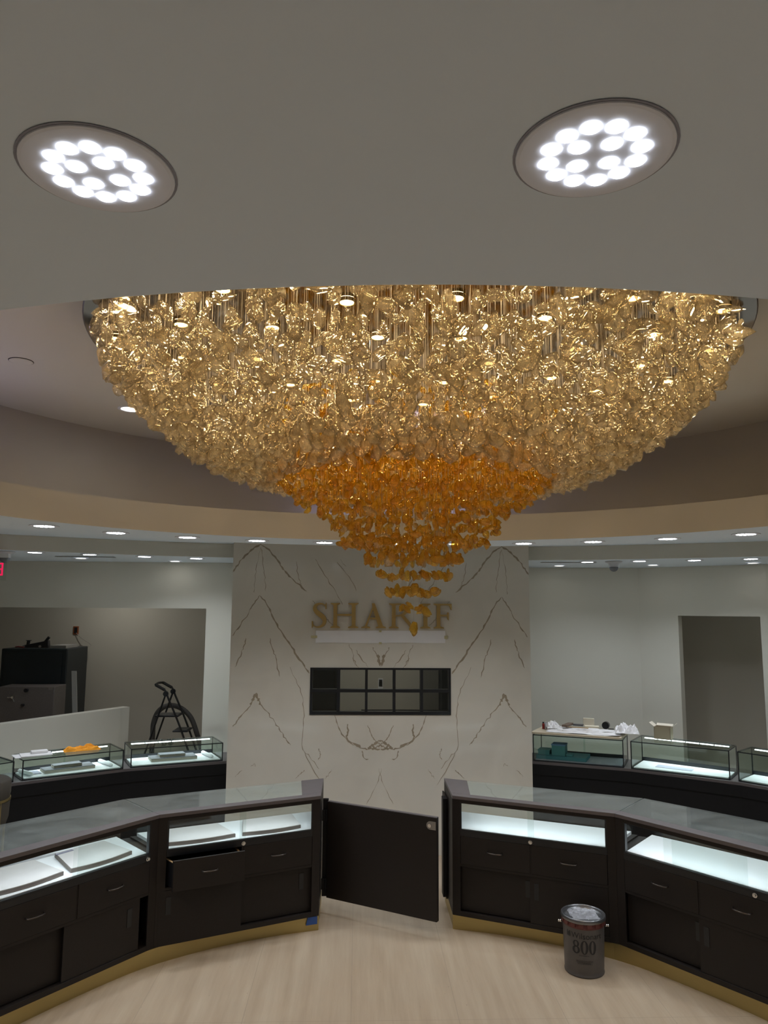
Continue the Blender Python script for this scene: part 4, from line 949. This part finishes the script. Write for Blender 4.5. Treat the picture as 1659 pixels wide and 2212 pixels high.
# stool at the left edge
st = thing('counter_stool', 'upholstered counter stool with brass legs at the left edge', 'stool', (-3.02, 5.9, 0))
UPH = mat('dark_taupe_fabric', (.055, .046, .036), .85, var=.1, bump=.2); BRASS = mat('aged_brass', (.30, .23, .10), .4, metal=.8)
sx_, sy_ = -3.055, 5.9
b = MB(); b.lathe([(0, .80), (.17, .80), (.20, .83), (.212, .90), (.21, .985), (.19, 1.0), (0, 1.0)], (sx_, sy_, 0), 32, 1, 1); b.build('backrest_cushion', UPH, st, smooth=True)
b = MB(); b.lathe([(.185, .845), (.214, .845), (.214, .862), (.185, .862)], (sx_, sy_, 0), 32); b.build('brass_ring', BRASS, st)
b = MB(); b.lathe([(0, .62), (.15, .62), (.185, .65), (.205, .72), (.21, .84)], (sx_, sy_, 0), 32); b.build('seat', UPH, st, smooth=True)
for a in (-.35, .9, 2.4, 3.6):
    b = MB(); b.tube([(sx_+.20*math.cos(a), sy_+.20*math.sin(a), .86), (sx_+.20*math.cos(a), sy_+.20*math.sin(a), 0)], .010, 8); b.build('leg', BRASS, st)
b = MB(); b.lathe([(.19, .30), (.205, .30), (.205, .315), (.19, .315)], (sx_, sy_, 0), 28); b.build('foot_ring', BRASS, st)

# ------------------------------------------------------------------ ceiling fixtures
FLANGE = mat('downlight_flange', (.84, .86, .96), .6)
def make_downlight(loc, label):
    r = thing('downlight', label, 'downlight', loc, 'sixteen-cell round ceiling downlights'); x, y, z_ = loc
    b = MB(); b.lathe([(.083, -.0005), (.0855, -.0015), (.085, -.003), (.081, -.0035), (0, -.0035)], loc, 48); b.build('flange', FLANGE, r, smooth=False)
    b = MB(); b.lathe([(.0856, -.0003), (.0885, -.0005), (.0885, -.0012), (.0856, -.0013)], loc, 48); b.build('edge_ring', mat('flange_edge', (.30, .30, .36), .6), r)  # thin dark ring at the flange edge
    b = MB()
    for k in range(12):
        a = 2*PI*(k+.3)/12; b.lathe([(.0098, -.0035), (.0098, -.0050), (0, -.0054)], (x+.050*math.cos(a), y+.050*math.sin(a), z_), 16)
    for k in range(4):
        a = 2*PI*(k+.35)/4; b.lathe([(.0098, -.0035), (.0098, -.0050), (0, -.0054)], (x+.0245*math.cos(a), y+.0245*math.sin(a), z_), 16)
    b.build('led_cells', CELL, r)
    ld = bpy.data.lights.new('lamp', 'AREA'); ld.shape = 'DISK'; ld.size = .15; ld.energy = LAMP_W; ld.color = (.87, .93, 1.0); ld.spread = math.radians(135)
    lo = bpy.data.objects.new('lamp', ld); col.objects.link(lo); lo.parent = r; lo.location = (0, 0, -.012)
    return r
far = [(-2.2, 4.69), (-1.88, 5.08), (-1.46, 5.36), (-0.99, 5.57), (-.49, 5.68), (.02, 5.71), (.53, 5.69), (1.03, 5.59), (1.5, 5.39), (1.94, 5.11), (2.31, 4.75)]
words = ['first', 'second', 'third', 'fourth', 'fifth', 'sixth', 'seventh', 'eighth', 'ninth', 'tenth', 'eleventh']
dl = make_downlight((-.53, .81, ZS), 'large round sixteen-cell downlight in the near ceiling, the left one of two')
copy_tree(dl, (.03, .75, ZS), 'large round sixteen-cell downlight in the near ceiling, the right one of two')
for k, (x, y) in enumerate(far):
    copy_tree(dl, (x, y, ZS), 'small bright downlight in the far curved soffit, %s from the left' % words[k] if k < 10 else 'small bright downlight in the far curved soffit, last on the right')
oth = []
for t in np.radians([10, 21, -1, -12, -23, -34, -45, -57, -69]):
    for s in (1, -1):
        oth.append((.04+s*2.8*math.cos(t), 3.25+2.47*math.sin(t)))
for x, y in oth:
    if abs(x) > .9 and y < 4.5: copy_tree(dl, (x, y, ZS), 'round downlight in the ceiling soffit outside the view')
for k, (x, y) in enumerate([(-3.26, 7.04), (-2.83, 7.26), (-2.37, 7.49), (-1.9, 7.70), (2.18, 7.72), (2.65, 7.50), (3.13, 7.3), (3.56, 7.03)]):
    copy_tree(dl, (x, y, ZS), 'slim downlight in the low ceiling over the %s back counter, %s from the left' % ('left' if k < 4 else 'right', words[k % 4]))
# plain round lamps further back
def plain(loc, label, r_=.055, pw=LAMP_W):
    r = thing('recessed_lamp', label, 'downlight', loc, 'plain round recessed lamps')
    b = MB(); b.lathe([(r_+.02, -.0005), (r_+.022, -.003), (r_+.004, -.006), (r_, -.003)], loc, 32); b.build('trim_ring', FLANGE, r)
    b = MB(); b.lathe([(r_, -.0028), (0, -.0032)], loc, 32); b.build('lens', emit('warm_lens', (1, .96, .88), 6.0), r)
    ld = bpy.data.lights.new('lamp', 'AREA'); ld.shape = 'DISK'; ld.size = .11; ld.energy = pw; ld.color = (1, .97, .9)
    lo = bpy.data.objects.new('lamp', ld); col.objects.link(lo); lo.parent = r; lo.location = (0, 0, -.012)
    return r
pw = [(-3.12, 7.83, 'left ceiling, the one nearer the exit sign'), (-2.24, 8.2, 'left ceiling, the one nearer the marble'), (2.07, 8.42, 'right ceiling, first from the marble'), (3.05, 8.15, 'right ceiling, second from the marble'), (3.9, 7.62, 'right ceiling, at the right edge')]
for x, y, lb in pw: plain((x, y, ZS), 'plain round lamp at the back of the '+lb, pw=.15)
plain((-1.71, 4.72, 3.57), 'round lamp in the raised ceiling left of the crystal chandelier', .06, .8)
for x, y, q in ((0, 9.0, 2.4), (-3.4, 9.6, 1.5), (5.3, 8.2, .7)): plain((x, y, 2.95 if x == 0 else ZS), 'added round lamp in the back room ceiling hidden from view', pw=LAMP_W*q)  # added unseen lamps that light the rooms behind
# speaker in the raised ceiling
r = thing('ceiling_speaker', 'flush round speaker in the raised ceiling at the far left', 'speaker', (-2.0, 3.80, 3.57))
b = MB(); b.lathe([(.055, -.0005), (.058, -.004), (.05, -.006), (0, -.006)], (-2.0, 3.80, 3.57), 32); b.build('grille', mat('warm_lit_ceiling', (.76, .73, .66), .8), r)
b = MB(); b.lathe([(.056, -.0005), (.061, -.0006), (.061, -.0025), (.056, -.003)], (-2.0, 3.80, 3.57), 32); b.build('gap_ring', mat('gap_dark', (.05, .04, .035), .7), r)
# dome cameras and curved slot vents
for x, y, lb in ((-3.49, 6.95, 'left edge'), (2.41, 7.58, 'right of the marble wall')):
    r = thing('dome_camera', 'white dome security camera under the ceiling at the '+lb if x < 0 else 'white dome security camera under the ceiling to the '+lb, 'camera', (x, y, ZS), 'ceiling dome cameras')
    b = MB(); b.lathe([(.085, -.001), (.088, -.006), (.08, -.014), (.055, -.022), (.05, -.06)], (x, y, ZS), 28); b.build('housing', mat('white_plastic', (.50, .51, .54), .4), r, smooth=True)
    b = MB(); b.sphere((x, y, ZS-.062), .046, 10); b.build('dome', mat('smoky_dome', (.16, .17, .19), .15), r, smooth=True)
for sg in (-1, 1):
    cx_ = -3.0 if sg < 0 else 2.0
    b = MB(); b.prism([(cx_-.28, 7.55 if sg < 0 else 7.82), (cx_+.30, 7.58 if sg < 0 else 7.78), (cx_+.30, 7.64 if sg < 0 else 7.84), (cx_-.28, 7.61 if sg < 0 else 7.88)], ZS-.004, ZS-.001)
    tag(b.build('slot_vent', mat('vent_grey', (.20, .20, .19), .6)), 'dark slot vent in the ceiling over the %s back counter' % ('left' if sg < 0 else 'right'), 'vent', 'ceiling slot vents')
# exit sign, seen from behind
r = thing('exit_sign', 'clear hanging exit sign with red letters at the left edge', 'exit sign', (-3.55, 6.6, 2.52))
b = MB(); b.box(-3.78, -3.305, 6.600, 6.606, 2.52, 2.72); b.build('acrylic_panel', GLASS, r)
b = MB(); b.box(-3.80, -3.29, 6.585, 6.621, 2.72, 2.755); b.box(-3.6, -3.58, 6.595, 6.611, 2.755, 2.80); b.build('housing', WHITE, r)
vs, fs = text_mesh('EXIT', .165, .001); mx_ = max(v[0] for v in vs)
b = MB(); b.add([(-3.320-v[0]*1.0, 6.5985+v[2]*.5, 2.562+v[1]) for v in vs], fs); b.build('lettering', emit('red_exit', (.85, .02, .10), .9), r)

# ------------------------------------------------------------------ cove light strips on the ledge
COVE = emit('blue_white_cove_led', (.60, .58, 1.0), 11.0)
def cove_strip(t0, t1, label, s_=1.0):
    P = ell(CX, CY, 2.72, 2.79, math.radians(t0), math.radians(t1), 20); Q = ell(CX, CY, 2.74, 2.81, math.radians(t0), math.radians(t1), 20)
    b = MB(); b.prism(P+Q[::-1], 2.957, 2.968); tag(b.build('cove_light', COVE), label, 'light strip', 'cove light strips')
cove_strip(72, 102, 'hidden light strip in the ceiling cove behind the tip of the chandelier')
cove_strip(162, 205, 'hidden light strip in the ceiling cove at the left edge')

# ------------------------------------------------------------------ chandelier
ch = thing('crystal_chandelier', 'huge round chandelier of clear and amber crystals hanging from the raised ceiling', 'chandelier', (CX, CY, 2.2))
ZC = 3.44
MIRROR = mat('smoked_mirror', (.42, .39, .37), .06, metal=1.0, var=.02)
b = MB(); b.lathe([(1.40, 3.57), (1.415, 3.565), (1.42, ZC+.004), (1.415, ZC)], (CX, CY, 0), 128); b.build('canopy_rim', mat('taupe_canopy_metal', (.17, .155, .15), .45, metal=.1), ch, smooth=False)
b = MB(); b.lathe([(1.415, ZC), (0, ZC)], (CX, CY, 0), 128); b.build('canopy_mirror', MIRROR, ch)
WARM = emit('warm_chandelier_lamp', (1.0, .70, .30), CHAND)
k = 0
for rr_, n_ in ((.35, 6), (.72, 11), (1.05, 16), (1.30, 18)):
    for i in range(n_):
        a = 2*PI*(i+.5*(k % 2))/n_; x, y = CX+rr_*math.cos(a), CY+rr_*math.sin(a)
        b = MB(); b.lathe([(.026, ZC-.012), (0, ZC-.012)], (x, y, 0), 12); lm = b.build('spot_lens', WARM, ch)
        b = MB(); b.lathe([(.033, ZC-.0005), (.033, ZC-.014), (.027, ZC-.014), (.027, ZC-.0125)], (x, y, 0), 16); b.build('spot_ring', GOLD, lm)
        ld = bpy.data.lights.new('warm_lamp', 'AREA'); ld.shape = 'DISK'; ld.size = .05; ld.energy = CHAND_W; ld.color = (1.0, .77, .47)
        lo = bpy.data.objects.new('warm_lamp', ld); col.objects.link(lo); lo.parent = ch; lo.location = (x-CX, y-CY, ZC-.016-2.2)
    k += 1
# crystal prototypes
def ico(sub):
    import bmesh
    bm = bmesh.new(); bmesh.ops.create_icosphere(bm, subdivisions=sub, radius=1.0)
    v = np.array([x.co[:] for x in bm.verts]); f = np.array([[q.index for q in p.verts] for p in bm.faces]); bm.free(); return v, f
IV, IF_ = ico(3)
protos = []
for s in range(7):
    v = IV.copy(); rn = np.random.default_rng(s+20)
    for _ in range(5):
        d = rn.normal(size=3); d /= np.linalg.norm(d); t = v@d; amp = rn.uniform(-.30, .42); wdt = rn.uniform(.35, .8)
        v = v*(1+(amp*np.exp(-((t-rn.uniform(.1, .9))/wdt)**2))[:, None])
    for _ in range(3):      # dents and ridges
        d = rn.normal(size=3); d /= np.linalg.norm(d); v = v*(1+.07*np.sin((v@d)*rn.uniform(4, 8)+rn.uniform(0, 6)))[:, None]
    # lobes: pinch one side
    p_ = np.abs(v[:, 0])
    v[:, 2] *= rn.uniform(1.0, 1.35); v[:, 1] *= rn.uniform(.38, .60); v[:, 0] *= rn.uniform(.72, 1.0)
    v[:, 0] += .25*v[:, 2]*rn.uniform(-1, 1)
    protos.append(v)
IV2, IF2 = ico(2)
protos2 = []
for s in range(7):
    # nearest of the fine prototype's radius
    idx = np.array([np.argmax(IV@q) for q in IV2]); protos2.append(protos[s][idx])
def bowl_z(r):
    xs_ = [.60, .69, .84, .92, 1.01, 1.12, 1.21, 1.29, 1.33, 1.37]
    zs_ = [2.855, 2.875, 2.915, 2.95, 3.005, 3.08, 3.155, 3.24, 3.30, 3.37]
    return float(np.interp(r, xs_, zs_))
amb_r = [0.02, .06, .125, .20, .255, .315, .40, .45, .53, .60, .66]
amb_z = [2.215, 2.295, 2.375, 2.445, 2.515, 2.585, 2.655, 2.72, 2.785, 2.84, 2.875]
def amber_z(r):
    for i in range(len(amb_r)):
        if r <= amb_r[i]: return amb_z[i]
    return 2.9
clear, amber, wires = [], [], []
# clear bowl: concentric rings of strings
r = .64
while r < 1.37:
    n_ = int(2*PI*r/.054); ph = rng.uniform(0, 6.28)
    for i in range(n_):
        a = ph+2*PI*i/n_+rng.normal(0, .01); rr_ = r+rng.normal(0, .012); x, y = CX+rr_*math.cos(a), CY+rr_*math.sin(a)
        z0 = bowl_z(rr_)+rng.normal(0, .008); top = ZC-.05
        clear.append((x, y, z0)); zlow = z0
        if rng.random() < .68 and z0+.075 < top: clear.append((x, y, z0+.07+rng.normal(0, .01)))
        if rng.random() < .14 and z0+.16 < top: clear.append((x, y, z0+.145+rng.normal(0, .015)))
        wires.append((x, y, zlow))
    r += .050
# amber cone
r = 0.0
while r < .655:
    n_ = max(1, int(2*PI*r/.050)); ph = rng.uniform(0, 6.28)
    for i in range(n_):
        a = ph+2*PI*i/n_+rng.normal(0, .02); rr_ = max(0, r+rng.normal(0, .006)); x, y = CX+rr_*math.cos(a), CY+rr_*math.sin(a)
        if r == 0: x, y, z0 = CX, CY, 2.215
        else: z0 = amber_z(r)+rng.normal(0, .007 if r < .33 else .012)
        amber.append((x, y, z0)); wires.append((x, y, z0))
        nl = 0 if r < .03 else int((2.90-z0)/.075)
        for j in range(1, max(nl, 2)+3):
            zz = z0+.072*j+rng.normal(0, .008)
            if j < 12 and zz < 2.70: zz = amb_z[int(np.argmin([abs(zz-q) for q in amb_z]))]+rng.normal(0, .007)
            keep = .50 if zz < 2.84 else .82
            if r < .26: keep = .45 if zz < 2.9 else .6
            if zz < 3.38 and rng.random() < keep: (amber if rng.random() < .94 else clear).append((x, y, zz))
    r += .052
clear = np.array(clear); amber = np.array(amber)
cpos = np.array(CAM)
CLM = crystal_mat('clear_crystal', (1.0, .93, .80), (.58, .46, .27), .11, (.97, .95, .90), (.97, .83, .56))
AMM = crystal_mat('amber_crystal', (1.0, .86, .52), (.50, .22, .012), .22, (.96, .78, .30), (.98, .80, .14))
def rotm(n):
    q = rng.normal(size=(n, 4)); q[:, 1:3] *= .55; q[:, 0] += .3
    q /= np.linalg.norm(q, axis=1)[:, None]; w_, x, y, z_ = q.T
    return np.array([[1-2*(y*y+z_*z_), 2*(x*y-z_*w_), 2*(x*z_+y*w_)], [2*(x*y+z_*w_), 1-2*(x*x+z_*z_), 2*(y*z_-x*w_)], [2*(x*z_-y*w_), 2*(y*z_+x*w_), 1-2*(x*x+y*y)]]).transpose(2, 0, 1)
def crystals(P, size, m, nm, vis):
    order = np.argsort(vis(P)); solo = order[:100]; rest = order[100:]
    org = np.array(ch['_org'])
    R_ = rotm(len(P)); S_ = size*rng.uniform(.78, 1.2, len(P)); K_ = rng.integers(0, 7, len(P))
    for i in solo:
        v = (protos[K_[i]]*S_[i])@R_[i].T; me = bpy.data.meshes.new(nm); me.from_pydata(v.tolist(), [], IF_.tolist()); me.materials.append(m); me.shade_smooth()
        o = bpy.data.objects.new(nm, me); col.objects.link(o); o.parent = ch; o.location = tuple(P[i]-org); o['label'] = nm.replace('_', ' ')
    VS = []; FS = []; off = 0
    for i in rest:
        v = (protos2[K_[i]]*S_[i])@R_[i].T+P[i]-org; VS.append(v); FS.append(IF2+off); off += len(v)
    VS = np.concatenate(VS).astype(np.float32); FS = np.concatenate(FS).astype(np.int32)
    me = bpy.data.meshes.new(nm+'_mass'); me.vertices.add(len(VS)); me.vertices.foreach_set('co', VS.ravel())
    me.loops.add(FS.size); me.loops.foreach_set('vertex_index', FS.ravel()); me.polygons.add(len(FS))
    me.polygons.foreach_set('loop_start', np.arange(0, FS.size, 3, dtype=np.int32)); me.update(calc_edges=True); me.materials.append(m); me.shade_smooth()
    o = bpy.data.objects.new(nm+'_mass', me); col.objects.link(o); o.parent = ch; o['kind'] = 'stuff'; o['label'] = 'mass of small '+nm.replace('_', ' ')+'s further up'
# nearest visible crystals: low ones on the near side
def visclear(P): return np.linalg.norm(P-cpos, axis=1)+3*(P[:, 2]-np.array([bowl_z(math.hypot(p[0]-CX, p[1]-CY)) if math.hypot(p[0]-CX, p[1]-CY) > .6 else 0 for p in P]))
def visamb(P): return (P[:, 2]-2.2)*1.2+.35*np.linalg.norm(P[:, :2]-cpos[:2], axis=1)
crystals(clear, .026, CLM, 'clear_crystal', visclear)
crystals(amber, .0172, AMM, 'amber_crystal', visamb)
# fine wires
VS = []; FS = []; org = np.array(ch['_org'])
for k, (x, y, z0) in enumerate(wires):
    o_ = len(VS)
    for zz in (z0, ZC-.001):
        for a in (0, 2.094, 4.189): VS.append((x+.0004*math.cos(a)-org[0], y+.0004*math.sin(a)-org[1], zz-org[2]))
    FS += [(o_, o_+1, o_+4, o_+3), (o_+1, o_+2, o_+5, o_+4), (o_+2, o_, o_+3, o_+5)]
me = bpy.data.meshes.new('hanging_wires'); me.from_pydata(VS, [], FS); me.materials.append(mat('wire_steel', (.5, .45, .38), .4, metal=.5))
o = bpy.data.objects.new('hanging_wires', me); col.objects.link(o); o.parent = ch; o['kind'] = 'stuff'

# ------------------------------------------------------------------ clean up helper properties
for o in bpy.data.objects:
    if '_org' in o: del o['_org']
